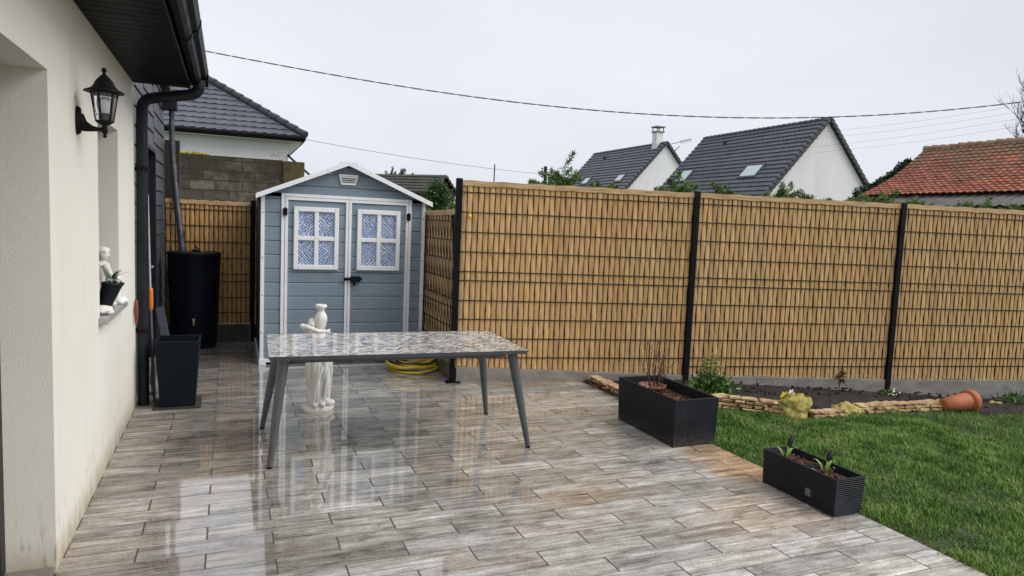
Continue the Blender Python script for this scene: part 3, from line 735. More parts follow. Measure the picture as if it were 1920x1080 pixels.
# ------------------------------------------------------------------ garden shed
shed = thing('garden_shed', (1.19, 7.69, 0), 'blue grey plastic garden shed with white trim and double doors', 'shed')
SX0, SX1, SY, SB = .311, 2.068, 7.69, 9.02
SC, SPK, SEV = 1.19, 2.165, 1.80
def roofz(x): return SPK - (SPK-SEV)*abs(x-SC)/(SX1-SC)
def planks(m, x0, x1, z0, z1, y, gable=False, h=.148, start=0.):
    k = int(z0/h); 
    while k*h + start < z1 - 1e-4:
        a, b = max(z0, k*h+start), min(z1, (k+1)*h+start); k += 1
        if b <= a + 1e-3: continue
        prof = [(a, -.004), (a+.004, .003), (b-.016, .005), (b-.003, -.006)]
        vs = []
        for z, o in prof:
            if gable:
                half = max(0, (SPK-z)/(SPK-SEV)*(SX1-SC)); l_, r_ = max(x0, SC-half), min(x1, SC+half)
            else: l_, r_ = x0, x1
            vs += [(l_, y-o, z), (r_, y-o, z)]
        n = len(vs)
        vs += [(x, y+.03, z) for x, _, z in (vs[0], vs[1], vs[-2], vs[-1])]
        fs = [(0,1,3,2),(2,3,5,4),(4,5,7,6),(0,n,n+1,1),(6,7,n+3,n+2),(0,2,4,6,n+2,n),(1,n+1,n+3,7,5,3)]
        m.add(vs, fs)
m = MB()
planks(m, SX0+.035, .508, .06, SEV, SY); planks(m, 1.912, SX1-.035, .06, SEV, SY)
planks(m, SX0+.01, SX1-.01, SEV+.035, SPK-.012, SY, True)
planks(m, .508, 1.912, SEV+.034, SEV+.036, SY)
m.build('front_wall', SHED, shed)
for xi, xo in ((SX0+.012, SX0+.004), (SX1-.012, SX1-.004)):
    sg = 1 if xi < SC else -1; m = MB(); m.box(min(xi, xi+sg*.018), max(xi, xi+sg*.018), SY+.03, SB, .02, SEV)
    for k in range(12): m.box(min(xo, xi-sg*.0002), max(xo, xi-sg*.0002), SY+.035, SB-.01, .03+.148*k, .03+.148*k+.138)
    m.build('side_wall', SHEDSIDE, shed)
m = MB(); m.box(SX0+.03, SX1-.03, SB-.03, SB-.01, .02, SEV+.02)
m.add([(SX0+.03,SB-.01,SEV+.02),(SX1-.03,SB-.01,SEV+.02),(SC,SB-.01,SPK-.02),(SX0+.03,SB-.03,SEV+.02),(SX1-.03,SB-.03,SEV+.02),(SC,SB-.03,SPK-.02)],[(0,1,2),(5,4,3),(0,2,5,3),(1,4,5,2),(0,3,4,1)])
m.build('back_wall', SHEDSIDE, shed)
for x0, x1 in ((SX0-.004, SX0+.034), (SX1-.034, SX1+.004)):
    m = MB(); m.box(x0, x1, SY-.018, SY+.03, .012, SEV+.012)
    ct = m.build('corner_trim', WHITE, shed, bevel=.004)
    for z in (.35, .75, 1.15, 1.62):
        m = MB(); m.ball(((x0+x1)/2, SY-.019, z), (.006,.003,.006), 8, 5); m.build('screw', BLACK, ct)
for x0, x1 in ((SX0-.012, SX0+.06), (SX1-.06, SX1+.012)):
    m = MB(); m.box(x0, x1, SY-.03, SB, 0.001, .07); m.build('plinth', WHITE, shed, bevel=.004)
m = MB(); m.box(SX0+.062, SX1-.062, SY-.012, SY+.05, .028, .062); m.build('threshold', WHITE, shed, bevel=.003)
m = MB(); m.box(SX0+.062, SX1-.062, SY-.002, SY+.05, .002, .026); m.build('base_skirt', BLACK, shed)
# roof
for sgn in (-1, 1):
    m = MB()
    xe = SC + sgn*(.925); ze = SPK - (SPK-SEV)*.925/(SX1-SC) 
    a0 = (SC, SPK+.002); a1 = (xe, ze+.002); tk = .026
    poly = [a0, a1, (a1[0], a1[1]+tk), (a0[0], a0[1]+tk)]
    if sgn < 0: poly = poly[::-1]
    m.extrude([(u, z) for u, z in poly], (0, SY-.085, 0), (0, SB+.06, 0))
    m.build('roof_panel', pbr('grey_shed_roof', (.20,.24,.28), (.16,.19,.22), .5), shed, weld=True)
    m = MB(); poly = [(SC, SPK-.006), (xe+sgn*.012, ze-.016), (xe+sgn*.012, ze+.034), (SC+sgn*.10, SPK+.000), (SC+sgn*.085, SPK+.034), (SC, SPK+.040)]
    if sgn < 0: poly = poly[::-1]
    m.extrude(poly, (0, SY-.115, 0), (0, SY-.088, 0)); m.build('bargeboard', WHITE, shed, weld=True)
m = MB(); m.tube([(SC, SY-.100, SPK+.022), (SC, SB+.06, SPK+.022)], .022, 10); m.build('ridge_cap', WHITE, shed)
# door surround
m = MB(); y0, y1 = SY-.022, SY+.02
m.box(.510, .545, y0, y1, .064, 1.832); m.box(1.878, 1.912, y0, y1, .064, 1.832); m.box(.546, 1.877, y0, y1, 1.800, 1.832)
m.build('door_frame', WHITE, shed, bevel=.004)
for dx0, dx1, hs_, wx in ((.549, 1.208, -1, (.637, 1.105)), (1.213, 1.874, 1, (1.305, 1.781))):
    d = MB(); planks(d, dx0+.030, dx1-.028, .07, 1.0, SY-.004)
    planks(d, dx0+.030, wx[0]+.005, 1.0, 1.765, SY-.004); planks(d, wx[1]-.005, dx1-.028, 1.0, 1.765, SY-.004)
    planks(d, wx[0]+.005, wx[1]-.005, 1.69, 1.765, SY-.004); planks(d, wx[0]+.005, wx[1]-.005, 1.0, 1.04, SY-.004)
    door = d.build('door', SHED, shed)
    d = MB(); ya, yb = SY-.026, SY+.01
    d.box(dx0, dx0+.029, ya, yb, .066, 1.796); d.box(dx1-.027, dx1, ya, yb, .066, 1.796); d.box(dx0+.030, dx1-.028, ya, yb, 1.766, 1.796); d.box(dx0+.030, dx1-.028, ya, yb, .066, .07)
    d.build('door_trim', WHITE, door, bevel=.004)
    d = MB(); a, b = wx; za, zb = 1.030, 1.700; ya, yb = SY-.040, SY+.006; cx, cz = (a+b)/2, (za+zb)/2
    d.box(a, a+.045, ya, yb, za, zb); d.box(b-.045, b, ya, yb, za, zb); d.box(a+.046, b-.046, ya, yb, za, za+.05); d.box(a+.046, b-.046, ya, yb, zb-.05, zb)
    d.box(cx-.022, cx+.022, ya+.006, yb, za+.051, zb-.051); d.box(a+.046, cx-.023, ya+.006, yb, cz-.022, cz+.022); d.box(cx+.023, b-.046, ya+.006, yb, cz-.022, cz+.022)
    d.build('window_frame', WHITE, door, bevel=.005)
    d = MB(); d.box(a+.02, b-.02, SY-.012, SY-.004, za+.02, zb-.02); d.build('window_pane', PANE, door)
    hx = dx0 if hs_ < 0 else dx1
    for z in (1.64, .20):
        d = MB(); d.box(hx-.022, hx+.022, SY-.046, SY-.0265, z-.036, z+.036); d.tube([(hx, SY-.044, z-.045), (hx, SY-.044, z+.045)], .010, 8); d.build('hinge', BLACK, door, bevel=.003)
m = MB(); m.box(1.185, 1.365, SY-.052, SY-.030, .918, .948); m.box(1.235, 1.345, SY-.060, SY-.0525, .90, .965); m.box(1.262, 1.292, SY-.066, SY-.0605, .862, .93); m.tube([(1.17,SY-.045,.932),(1.20,SY-.045,.932)], .018, 10)
m.build('latch', BLACK, shed, bevel=.003)
# gable vent
m = MB(); va, vb = 1.958, 2.062; ya = SY-.028
m.add([(1.095,ya,vb),(1.305,ya,vb),(1.275,ya,va),(1.125,ya,va),(1.095,SY,vb),(1.305,SY,vb),(1.275,SY,va),(1.125,SY,va)], [(0,3,2,1),(4,5,6,7),(0,1,5,4),(1,2,6,5),(2,3,7,6),(3,0,4,7)])
vt = m.build('vent', WHITE, shed)
m = MB()
for z, h_ in ((2.026,.078),(2.006,.074),(1.986,.068)): m.box(1.2-h_, 1.2+h_, ya-.004, ya-.0005, z-.005, z+.004)
m.build('vent_slot', BLACK, vt)
m = MB(); m.box(1.095, 1.305, ya-.012, ya-.002, 2.05, 2.068); m.build('vent_rim', WHITE, vt, bevel=.003)

# ------------------------------------------------------------------ dining table
TZ = .72; TC = Vector((1.113, 4.865)); TA = R(-1.9); tl, tw = 1.745, .895
table = thing('garden_table', (TC.x, TC.y, 0), 'long garden table with a wet mosaic patterned top and splayed grey legs', 'table')
ca, sa = math.cos(TA), math.sin(TA)
def tpnt(u, v, z): return Vector((TC.x + u*ca - v*sa, TC.y + u*sa + v*ca, z))
m = MB(); m.obox((TC.x, TC.y, TZ-.0015), (tl*.9945, tw*.989, .003), (0,0,TA)); m.build('tabletop', TTOP, table)
m = MB()
for (u0,v0,u1,v1) in ((-tl/2,-tw/2,tl/2,-tw/2),(tl/2,-tw/2,tl/2,tw/2),(tl/2,tw/2,-tl/2,tw/2),(-tl/2,tw/2,-tl/2,-tw/2)):
    def P(u,v,z,k): return tpnt(u*k, v*k, z)
    vs = [tpnt(u0,v0,TZ+.001), tpnt(u1,v1,TZ+.001), tpnt(u1*.985,v1*.97,TZ-.026), tpnt(u0*.985,v0*.97,TZ-.026)]
    m.add(vs, [(0,3,2,1)])
    vs2 = [tpnt(u0,v0,TZ+.001), tpnt(u1,v1,TZ+.001), tpnt(u1*.9955,v1*.991,TZ+.001), tpnt(u0*.9955,v0*.991,TZ+.001)]
    m.add(vs2, [(0,1,2,3)])
m.obox((TC.x, TC.y, TZ-.021), (tl*.985, tw*.97, .009), (0,0,TA))
for u0,v0,u1,v1 in ((-.72,-.33,.72,-.33),(-.72,.33,.72,.33),(-.72,-.33,-.72,.33),(.72,-.33,.72,.33)): m.beam(tpnt(u0,v0,TZ-.044), tpnt(u1,v1,TZ-.044), .03, .034)
m.build('table_frame', TGREY, table)
feet = {(-1,-1):(.246,4.475),(1,-1):(2.012,4.432),(-1,1):(.238,5.362),(1,1):(2.018,5.332)}
for (su, sv), (fx, fy) in feet.items():
    top = tpnt(su*.775, sv*.36, TZ-.027); foot = Vector((fx, fy, .012))
    m = MB(); m.tube([top, top.lerp(foot, .5), foot], [.036, .029, .018], 14)
    lg = m.build('leg', TGREY, table)
    m = MB(); m.tube([foot, (fx+(foot.x-top.x)*.01, fy, .0)], [.0185, .017], 12); m.build('foot_cap', BLACK, lg)

# ------------------------------------------------------------------ statue with amphora
def remeshed(o, vox, sm=2):
    md = o.modifiers.new('remesh', 'REMESH'); md.mode = 'VOXEL'; md.voxel_size = vox; md.use_smooth_shade = True
    s_ = o.modifiers.new('smooth', 'SMOOTH'); s_.iterations = sm; s_.factor = .4; return o
sx, sy = .69, 5.78
st = thing('statue', (sx, sy, 0), 'white weathered statue of a draped woman holding an amphora on her shoulder, behind the table', 'statue')
m = MB()
def fold(a, z): return 1 + .085*math.sin(7*a + 5*z) + .05*math.sin(13*a - 9*z) + .03*math.sin(4*a+12*z)
m.lathe([(.078,.04),(.080,.10),(.078,.18),(.086,.26),(.094,.34),(.098,.42),(.092,.48),(.072,.54),(.070,.58),(.080,.63),(.074,.665),(.035,.69)], (sx-.005, sy, 0), 64, fold=fold)
# hanging mantle on her left, swinging out at the hip and sweeping to the base
m.lathe([(.03,.06),(.034,.12),(.042,.22),(.052,.32),(.055,.42),(.048,.50),(.03,.56)], (sx+.062, sy-.01, 0), 40, fold=lambda a, z: 1+.16*math.sin(6*a+14*z))
m.tube([(sx+.05,sy-.03,.09),(sx+.085,sy-.05,.062),(sx+.115,sy-.02,.062),(sx+.105,sy+.04,.06)], [.03,.027,.024,.02], 10)
m.tube([(sx+.07,sy-.055,.46),(sx+.02,sy-.085,.36),(sx-.03,sy-.085,.22),(sx-.045,sy-.08,.08)], [.014,.013,.012,.012], 8)
m.tube([(sx+.085,sy-.05,.40),(sx+.06,sy-.075,.28),(sx+.04,sy-.08,.12)], [.014,.014,.012], 8)
# feet
m.ball((sx-.035, sy-.085, .065), (.022,.045,.020), 10, 6); m.ball((sx+.03, sy-.08, .065), (.022,.045,.020), 10, 6)
# neck, head leaning to her right, hair bun
m.tube([(sx-.02,sy,.67),(sx-.05,sy,.70)], [.026,.024], 10); m.ball((sx-.060, sy-.004, .722), (.034,.040,.043), 14, 10)
m.ball((sx-.060, sy-.044, .722), (.007,.010,.009), 8, 6); m.ball((sx-.050, sy+.014, .740), (.038,.040,.034), 12, 8, .25, 2); m.ball((sx-.055, sy+.05, .738), (.020,.020,.018), 10, 6, .3, 4)
# right arm raised, elbow out to the left, hand across to the vase foot
m.tube([(sx-.075,sy-.01,.655),(sx-.115,sy-.03,.695),(sx-.148,sy-.045,.718)], [.030,.025,.020], 10)
m.tube([(sx-.148,sy-.045,.718),(sx-.095,sy-.072,.705),(sx-.02,sy-.080,.675),(sx+.035,sy-.075,.665)], [.021,.022,.018,.014], 10)
m.ball((sx+.048, sy-.07, .668), (.020,.012,.012), 10, 6)
for k in range(4): m.tube([(sx+.055,sy-.072,.660+.007*k),(sx+.075,sy-.06,.664+.007*k),(sx+.082,sy-.045,.668+.007*k)], [.0055,.005,.004], 6)
# left arm folded up under the vase
m.tube([(sx+.068,sy,.645),(sx+.085,sy-.02,.61),(sx+.07,sy-.05,.665)], [.028,.024,.016], 10)
m.build('body', STATUE, st); remeshed(st.children[0], .0048, 2)
m = MB(); m.lathe([(.018,.665),(.030,.68),(.042,.71),(.051,.75),(.052,.775),(.045,.80),(.030,.822),(.026,.838),(.032,.852),(.046,.862),(.048,.874),(.044,.884),(.034,.886),(.026,.872)], (sx+.012, sy-.01, 0), 28)
m.build('amphora', STATUE, st)
m = MB(); m.lathe([(.118,.0),(.124,.012),(.120,.034),(.104,.044),(.09,.046)], (sx, sy, 0), 32, fold=lambda a, z: 1 + .10*math.sin(2*a+.6) + .05*math.sin(5*a))
m.build('base', STATUE, st)

# ------------------------------------------------------------------ hose coil
m = MB(); m2 = MB(); hc = Vector((1.86, 7.20))
pts = []; N = 9*40
for i in range(N):
    t_ = i/40; a = 2*PI*t_
    lay = t_/9
    r = .27 - .055*lay + .022*math.sin(t_*2.3) + .012*math.sin(3*a+t_)
    tilt = .045*math.sin(a + t_*1.7)*(.3+lay)
    pts.append((hc.x + 1.0*r*math.cos(a) + .02*math.sin(t_*3), hc.y + r*math.sin(a) + .015*math.cos(t_*2), .013 + .155*lay + tilt*.8 + (.010 if i > 40 else 0)))
pts = [(x, y, max(z, .012)) for x, y, z in pts]
m.tube(pts, .0115, 8)
hose = m.build('garden_hose', HOSEM, base=(hc.x, hc.y, 0)); tag(hose, 'yellow garden hose in a loose coil on the patio by the shed', 'hose')
pts2 = []
for i in range(3*40):
    t_ = i/40; a = 2*PI*t_ + 1; r = .225 + .02*math.sin(t_*3+1)
    pts2.append((hc.x + r*math.cos(a), hc.y + r*math.sin(a), .05 + .022*t_ + .018*math.sin(a+2)))
m2.tube(pts2, .013, 8); m2.build('inner_loop', HOSED, hose)  # inner loops coloured as hose in shade

# ------------------------------------------------------------------ planters
def soil_patch(x0, x1, y0, y1, z, parent, chips=120, name='bark_mulch'):
    m = MB(); n = 10; vs = [(x0+(x1-x0)*i/n, y0+(y1-y0)*j/n, z + .012*mnoise.noise((i*.9, j*.9, z*9))) for j in range(n+1) for i in range(n+1)]
    m.add(vs, [(j*(n+1)+i, j*(n+1)+i+1, (j+1)*(n+1)+i+1, (j+1)*(n+1)+i) for j in range(n) for i in range(n)], True)
    for k in range(chips):
        m.obox((random.uniform(x0+.01,x1-.01), random.uniform(y0+.01,y1-.01), z+.008), (random.uniform(.012,.035), random.uniform(.008,.02), .006), (random.uniform(-.6,.6), random.uniform(-.6,.6), random.uniform(0,6)))
    return m.build(name, BARK, parent)
def trough(m, x0, x1, y0, y1, h, t_, tap=.012, inner=.10):
    """open tapered box with wall thickness"""
    o0 = [(x0+tap,y0+tap,0),(x1-tap,y0+tap,0),(x1-tap,y1-tap,0),(x0+tap,y1-tap,0)]
    o1 = [(x0,y0,h),(x1,y0,h),(x1,y1,h),(x0,y1,h)]
    i1 = [(x0+t_,y0+t_,h),(x1-t_,y0+t_,h),(x1-t_,y1-t_,h),(x0+t_,y1-t_,h)]
    i0 = [(a,b,inner) for a,b,_ in i1]
    vs = o0+o1+i1+i0; fs = [(3,2,1,0)]
    for k in range(4):
        q = (k+1)%4; fs += [(k,q,4+q,4+k),(4+k,4+q,8+q,8+k),(8+k,8+q,12+q,12+k)]
    fs.append((12,13,14,15)); m.add(vs, fs)
p1 = thing('planter', (3.25, 4.54, 0), 'large black rectangular planter with bare rose canes at the lawn edge', 'planter')
m = MB(); trough(m, 3.052, 3.452, 4.125, 4.93, .362, .022, .010, .2); m.build('box', PLANT1, p1, bevel=.004)
soil_patch(3.075, 3.43, 4.15, 4.905, .275, p1, 150)
pot1 = thing('plant_pot', (3.245, 4.72, .26), 'reddish brown plastic pot sunk in the large black planter', 'pot')
m = MB(); m.lathe([(.085,.20),(.105,.315),(.113,.317),(.113,.335),(.103,.335),(.10,.30),(.001,.295)], (3.245,4.72,0), 24, cap=False); m.build('pot_body', pbr('brown_plastic', (.24,.065,.035), (.18,.05,.03), .5), pot1)
rose = thing('rose_bush', (3.245, 4.68, .35), 'bare reddish rose canes rising from the large black planter', 'plant')
def cane(m, p, d, L, r, seed, thorns=True):
    rs = random.Random(seed); p = Vector(p); d = Vector(d).normalized(); pts = [p.copy()]
    n = 8
    for i in range(n):
        d = (d + Vector((rs.uniform(-.16,.16), rs.uniform(-.16,.16), .05))).normalized(); p = p + d*L/n; pts.append(p.copy())
    m.tube(pts, [r*(1-.65*i/n) for i in range(n+1)], 6)
    return pts
m = MB(); tips = []
for i, (dx, dy, L, z0, ox, oy) in enumerate([(-.22,-.05,.37,.36,-.02,.02),(-.10,.1,.40,.36,-.03,0),(.02,0,.42,.36,0,0),(.10,-.1,.40,.36,.02,.02),(.16,.05,.34,.36,.04,0),(.3,.05,.28,.36,.05,.01),(-.45,-.1,.26,.36,-.04,-.02),(.55,-.2,.22,.36,.03,-.02),(-.02,-.5,.22,.34,0,-.05),(.05,.02,.30,.3,.01,-.12)]):
    pts = cane(m, (3.245+ox, 4.70+oy, z0-.04), (dx, dy, 1), L, .0052, i)
    for k in (4, 6, 7):
        if random.random() < .75: cane(m, pts[k], (random.uniform(-.9,.9), random.uniform(-.9,.9), .7), random.uniform(.05,.12), .0026, i*9+k)
    tips.append(pts[-1])
m.build('canes', TWIG, rose)
m = MB()  # buds at the cane tips and dead leaves below, in one mesh
for i, tq in enumerate(tips):
    for k in range(5): m.obox(Vector(tq)+Vector((random.uniform(-.025,.025), random.uniform(-.02,.02), random.uniform(-.05,.01))), (.010,.006,.003), (random.uniform(0,3), random.uniform(0,3), random.uniform(0,3)))
for k in range(26): m.obox((3.245+random.uniform(-.10,.08), 4.70+random.uniform(-.08,.06), .315+random.uniform(0,.03)), (.022,.013,.003), (random.uniform(-1,1), random.uniform(-1,1), random.uniform(0,6)))
m.build('leaves', leafm('rose_bud_leaf', (.25,.06,.04), (.30,.24,.10), (.50,.48,.30)), rose)

p2 = thing('planter', (3.34, 3.10, 0), 'low black ribbed trough planter with two sprouting bulbs, nearest the camera', 'planter')
m = MB(); trough(m, 3.222, 3.448, 2.805, 3.392, .226, .012, .006, .12); m.build('box', WICKER, p2, bevel=.004)
m = MB(); m.box(3.236, 3.434, 3.085, 3.098, .15, .212); m.build('divider', WICKER, p2)
m = MB(); m.box(3.2226, 3.2266, 2.985, 3.025, .055, .100); m.build('badge', pbr('dull_badge', (.16,.165,.17), (.12,.12,.125), .5), p2)
soil_patch(3.238, 3.432, 2.82, 3.08, .178, p2, 70); soil_patch(3.238, 3.432, 3.105, 3.375, .178, p2, 70)
def sprout(x, y, z, h, label):
    r_ = thing('bulb_plant', (x, y, z), label, 'plant', 'sprouting bulbs in the trough planter')
    m = MB()
    for k, (a, l_, up_) in enumerate(((0.3,.075,.055),(2.0,.08,.06),(3.4,.07,.06),(4.6,.075,.05),(5.5,.06,.075))):
        dx, dy = math.cos(a), math.sin(a); px, py = -dy, dx; w_ = .011; pts = []
        for i in range(5):
            t_ = i/4; c = Vector((x+dx*l_*t_, y+dy*l_*t_, z + up_*math.sin(t_*1.9)*1.3)); ww = w_*math.sin(PI*(t_*.86+.10)) 
            pts += [c - Vector((px,py,0))*ww + Vector((0,0,.004)), c + Vector((px,py,0))*ww + Vector((0,0,.004)), c]
        m.add(pts, [f for i in range(4) for f in ((i*3,i*3+2,i*3+5,i*3+3),(i*3+2,i*3+1,i*3+4,i*3+5))], True)
    m.tube([(x,y,z-.01),(x+.004,y,z+.05),(x+.010,y,z+h*.55)], [.008,.006,.005], 8); m.build('leaves', leafm('bulb_leaf', (.18,.30,.07), (.24,.38,.09), (.34,.46,.14), .4), r_)
    m = MB(); m.lathe([(.004,0),(.014,h*.12),(.016,h*.25),(.012,h*.38),(.003,h*.5)], (x+.012, y, z+h*.5), 12, fold=lambda a, zz: 1+.22*math.sin(5*a+40*zz), axis=Matrix(((1,0,.28),(0,1,0),(0,0,1)))); m.build('flower_bud', DARKFL, r_)
    return r_
sprout(3.275, 3.245, .182, .175, 'taller sprouting bulb with a dark bud in the farther half of the trough')
sprout(3.330, 2.985, .182, .155, 'shorter sprouting bulb with a dark bud in the nearer half of the trough')
m = MB(); m.ball((3.275, 3.035, .192), (.022,.028,.016), 10, 8, .3, 3); tag(m.build('bulb', pbr('bulb_skin', (.50,.25,.16), (.38,.17,.11), .6), base=(3.275,3.035,.19)), 'pinkish bare bulb lying on the soil in the trough planter', 'bulb')

p3 = thing('planter', (-.38, 6.22, 0), 'tall square tapered dark planter standing by the downpipe', 'planter')
m = MB()
o0 = .128; o1 = .164
vs = [(-.38+a*o0, 6.215+b*o0, .004) for a, b in ((-1,-1),(1,-1),(1,1),(-1,1))] + [(-.38+a*o1, 6.215+b*o1, .555) for a, b in ((-1,-1),(1,-1),(1,1),(-1,1))] + [(-.38+a*(o1-.013), 6.215+b*(o1-.013), .555) for a, b in ((-1,-1),(1,-1),(1,1),(-1,1))] + [(-.38+a*(o1-.02), 6.215+b*(o1-.02), .44) for a, b in ((-1,-1),(1,-1),(1,1),(-1,1))]
fs = [(3,2,1,0)]
for k in range(4): q = (k+1)%4; fs += [(k,q,4+q,4+k),(4+k,4+q,8+q,8+k),(8+k,8+q,12+q,12+k)]
m.add(vs, fs); m.build('box', BARREL, p3, bevel=.004)
m = MB(); m.box(-.52, -.24, 6.075, 6.355, .50, .508)
m.build('water', NT('still_water').out((.02,.025,.03), .04), p3)
m = MB(); m.box(-.56, -.205, 6.05, 6.40, .001, .012); tag(m.build('mat', pbr('dark_mossy_mat', (.02,.025,.012), (.045,.05,.02), .8, 9), base=(-.38,6.22,0)), 'thin dark mossy mat under the tall square planter', 'mat')
# rain barrel
rb = thing('rain_barrel', (-.375, 8.93, 0), 'tall round dark navy rain barrel against the back fence', 'barrel')
m = MB(); m.lathe([(.238,.0),(.246,.05),(.262,.45),(.278,.85),(.288,1.09),(.295,1.10),(.296,1.125),(.286,1.128),(.278,1.10)], (-.375,8.93,0), 48); m.build('tub', BARREL, rb)
m = MB(); m.lathe([(.277,1.10),(.24,1.122),(.05,1.132),(.001,1.133)], (-.375,8.93,0), 40, cap=False); m.ball((-.36,8.90,1.145), (.05,.03,.016), 12, 6); m.tube([(-.37,8.92,1.13),(-.36,8.9,1.20),(-.33,8.9,1.16),(-.31,8.9,1.13)], .008, 8); m.build('lid', ANTHR, rb)
m = MB(); m.tube([(-.37,8.665,.345),(-.37,8.635,.345),(-.37,8.628,.33),(-.37,8.628,.29)], [.014,.013,.013,.011], 10); m.box(-.385,-.355,8.625,8.645,.352,.372); m.build('tap', pbr('brass', (.45,.36,.20), None, .35, Metallic=.6), rb)

# ------------------------------------------------------------------ odds and ends by the downpipe
br = thing('telescopic_pole', (-.60, 6.34, 0), 'pale telescopic pole with an orange grip leaning against the black downpipe', 'pole')
m = MB(); m.tube([(-.570,6.33,.0),(-.594,6.335,.77)], .011, 10); m.build('lower_shaft', pbr('grey_pole', (.12,.125,.13), (.09,.09,.095), .4), br)
m = MB(); m.lathe([(.012,-.02),(.016,-.01),(.021,.02),(.020,.14),(.017,.165),(.012,.17)], (-.595,6.335,.79), 14); m.build('grip', ORANGE, br)
m = MB(); m.tube([(-.597,6.335,.95),(-.612,6.34,1.72)], [.009,.008], 8); m.build('upper_shaft', POLEW, br)
m = MB(); m.lathe([(.008,.0),(.013,.03),(.017,.12),(.012,.19),(.006,.20)], (-.674,6.10,.69), 12); tag(m.build('tool_handle', RUST, base=(-.674,6.10,.69)), 'rust brown tool handle hanging on the wall corner behind the downpipe', 'tool')
m = MB(); m.obox((-.565,7.45,.32), (.075,.02,.68), (R(-4),R(-10),0)); tag(m.build('plank', pbr('blue_grey_board', (.075,.085,.11), (.05,.055,.07), .6, 6, (1,1,5)), base=(-.565,7.45,0), bevel=.003), 'short blue grey board leaning behind the tall planter', 'board')
m = MB(); m.ball((-.575,6.62,.17), (.055,.07,.17), 14, 10, .5, 3); tag(m.build('bag', RAG, base=(-.575,6.62,0)), 'crumpled white bag on the paving behind the tall planter', 'bag')

# ------------------------------------------------------------------ things on the window sill
SZ = .964
an = thing('statuette', (-.762, 5.06, SZ), 'white statuette of a robed figure behind the dark pot on the window sill', 'statue')
m = MB(); ax, ay = -.762, 5.06
m.lathe([(.075,SZ+.002),(.080,SZ+.03),(.066,SZ+.12),(.058,SZ+.18),(.062,SZ+.24),(.055,SZ+.28),(.022,SZ+.30)], (ax, ay, 0), 36, fold=lambda a, z: 1+.09*math.sin(6*a+18*z))
m.ball((ax+.020, ay-.01, SZ+.338), (.034,.036,.042), 14, 10); m.ball((ax+.012, ay-.004, SZ+.362), (.046,.046,.030), 14, 8, .3, 5); m.ball((ax+.054, ay-.02, SZ+.335), (.008,.008,.009), 8, 6)
m.tube([(ax+.03,ay-.045,SZ+.275),(ax+.058,ay-.045,SZ+.22),(ax+.074,ay-.02,SZ+.185)], [.024,.020,.013], 10)
m.tube([(ax+.045,ay-.03,SZ+.18),(ax+.050,ay-.035,SZ+.06)], [.020,.024], 10)
m.tube([(ax+.02,ay-.05,SZ+.05),(ax+.07,ay-.05,SZ+.030),(ax+.095,ay-.045,SZ+.016)], [.026,.022,.014], 10)
remeshed(m.build('figure', STATUE, an), .0045, 2)
m = MB(); m.ball((ax+.088, ay-.03, SZ+.19), (.014,.014,.016), 10, 6, .3, 1); m.build('red_flower', NT('dull_red').out((.32,.05,.045), .5), an)
an2 = thing('statuette', (-.70, 5.22, SZ), 'small white moulded statuette at the far end of the window sill', 'statue')
m = MB(); m.lathe([(.060,SZ+.002),(.062,SZ+.02),(.040,SZ+.05),(.030,SZ+.10),(.036,SZ+.15),(.02,SZ+.19)], (-.690,5.24,0), 30, fold=lambda a, z: 1+.10*math.sin(5*a+20*z))
m.ball((-.655,5.22,SZ+.02), (.03,.025,.018), 10, 6); remeshed(m.build('figure', STATUE, an2), .0045, 2)
an3 = thing('statuette', (-.70, 4.69, SZ), 'white statuette base at the near end of the sill, mostly hidden by the wall edge', 'statue')
m = MB(); m.ball((-.715, 4.69, SZ+.028), (.075,.06,.030), 16, 10, .25, 2); m.ball((-.66, 4.685, SZ+.016), (.028,.035,.017), 12, 8); m.lathe([(.05,SZ+.02),(.04,SZ+.08),(.032,SZ+.16),(.02,SZ+.2)], (-.775,4.69,0), 24, fold=lambda a, z: 1+.1*math.sin(5*a+20*z))
remeshed(m.build('figure', STATUE, an3), .0045, 2)
pot = thing('plant_pot', (-.69, 4.86, SZ), 'small tilted dark pot of silver pebbles on the window sill', 'pot')
A3 = Matrix(((1.1,0,.34),(0,1.1,0),(-.06,0,1)))
m = MB(); m.lathe([(.036,.002),(.041,.06),(.052,.160),(.057,.163),(.057,.178),(.049,.178),(.046,.15),(.001,.148)], (-.722,4.86,SZ), 24, axis=A3, cap=False); m.build('pot_body', ANTHR, pot)
m = MB()
for k in range(26):
    a = random.uniform(0,6.28); r = .044*math.sqrt(random.random()); m.ball((-.664+r*math.cos(a), 4.86+r*math.sin(a), SZ+.178+random.uniform(0,.016)), random.uniform(.006,.012), 8, 5, .2, k)
m.build('pebbles', PEBB, pot)
m = MB()
for a, l_, up_ in ((.15,.11,.10),(1.0,.07,.07),(-.5,.07,.12),(2.8,.05,.12),(.5,.06,.10)):
    c0 = Vector((-.675,4.87,SZ+.17)); d = Vector((math.cos(a), math.sin(a), 0)); q = Vector((-d.y, d.x, 0)); pts = []
    for i in range(5):
        t_ = i/4; c = c0 + d*l_*t_*t_ + Vector((0,0,up_*(t_-.25*t_*t_))); ww = .017*math.sin(PI*(t_*.8+.12)) if i > 1 else .003
        pts += [c-q*ww, c+q*ww]
    m.add(pts, [(i*2,i*2+1,i*2+3,i*2+2) for i in range(4)], True)
m.build('leaves', leafm('orchid_leaf', (.03,.07,.02), (.05,.10,.03), (.07,.13,.04), .35), pot)

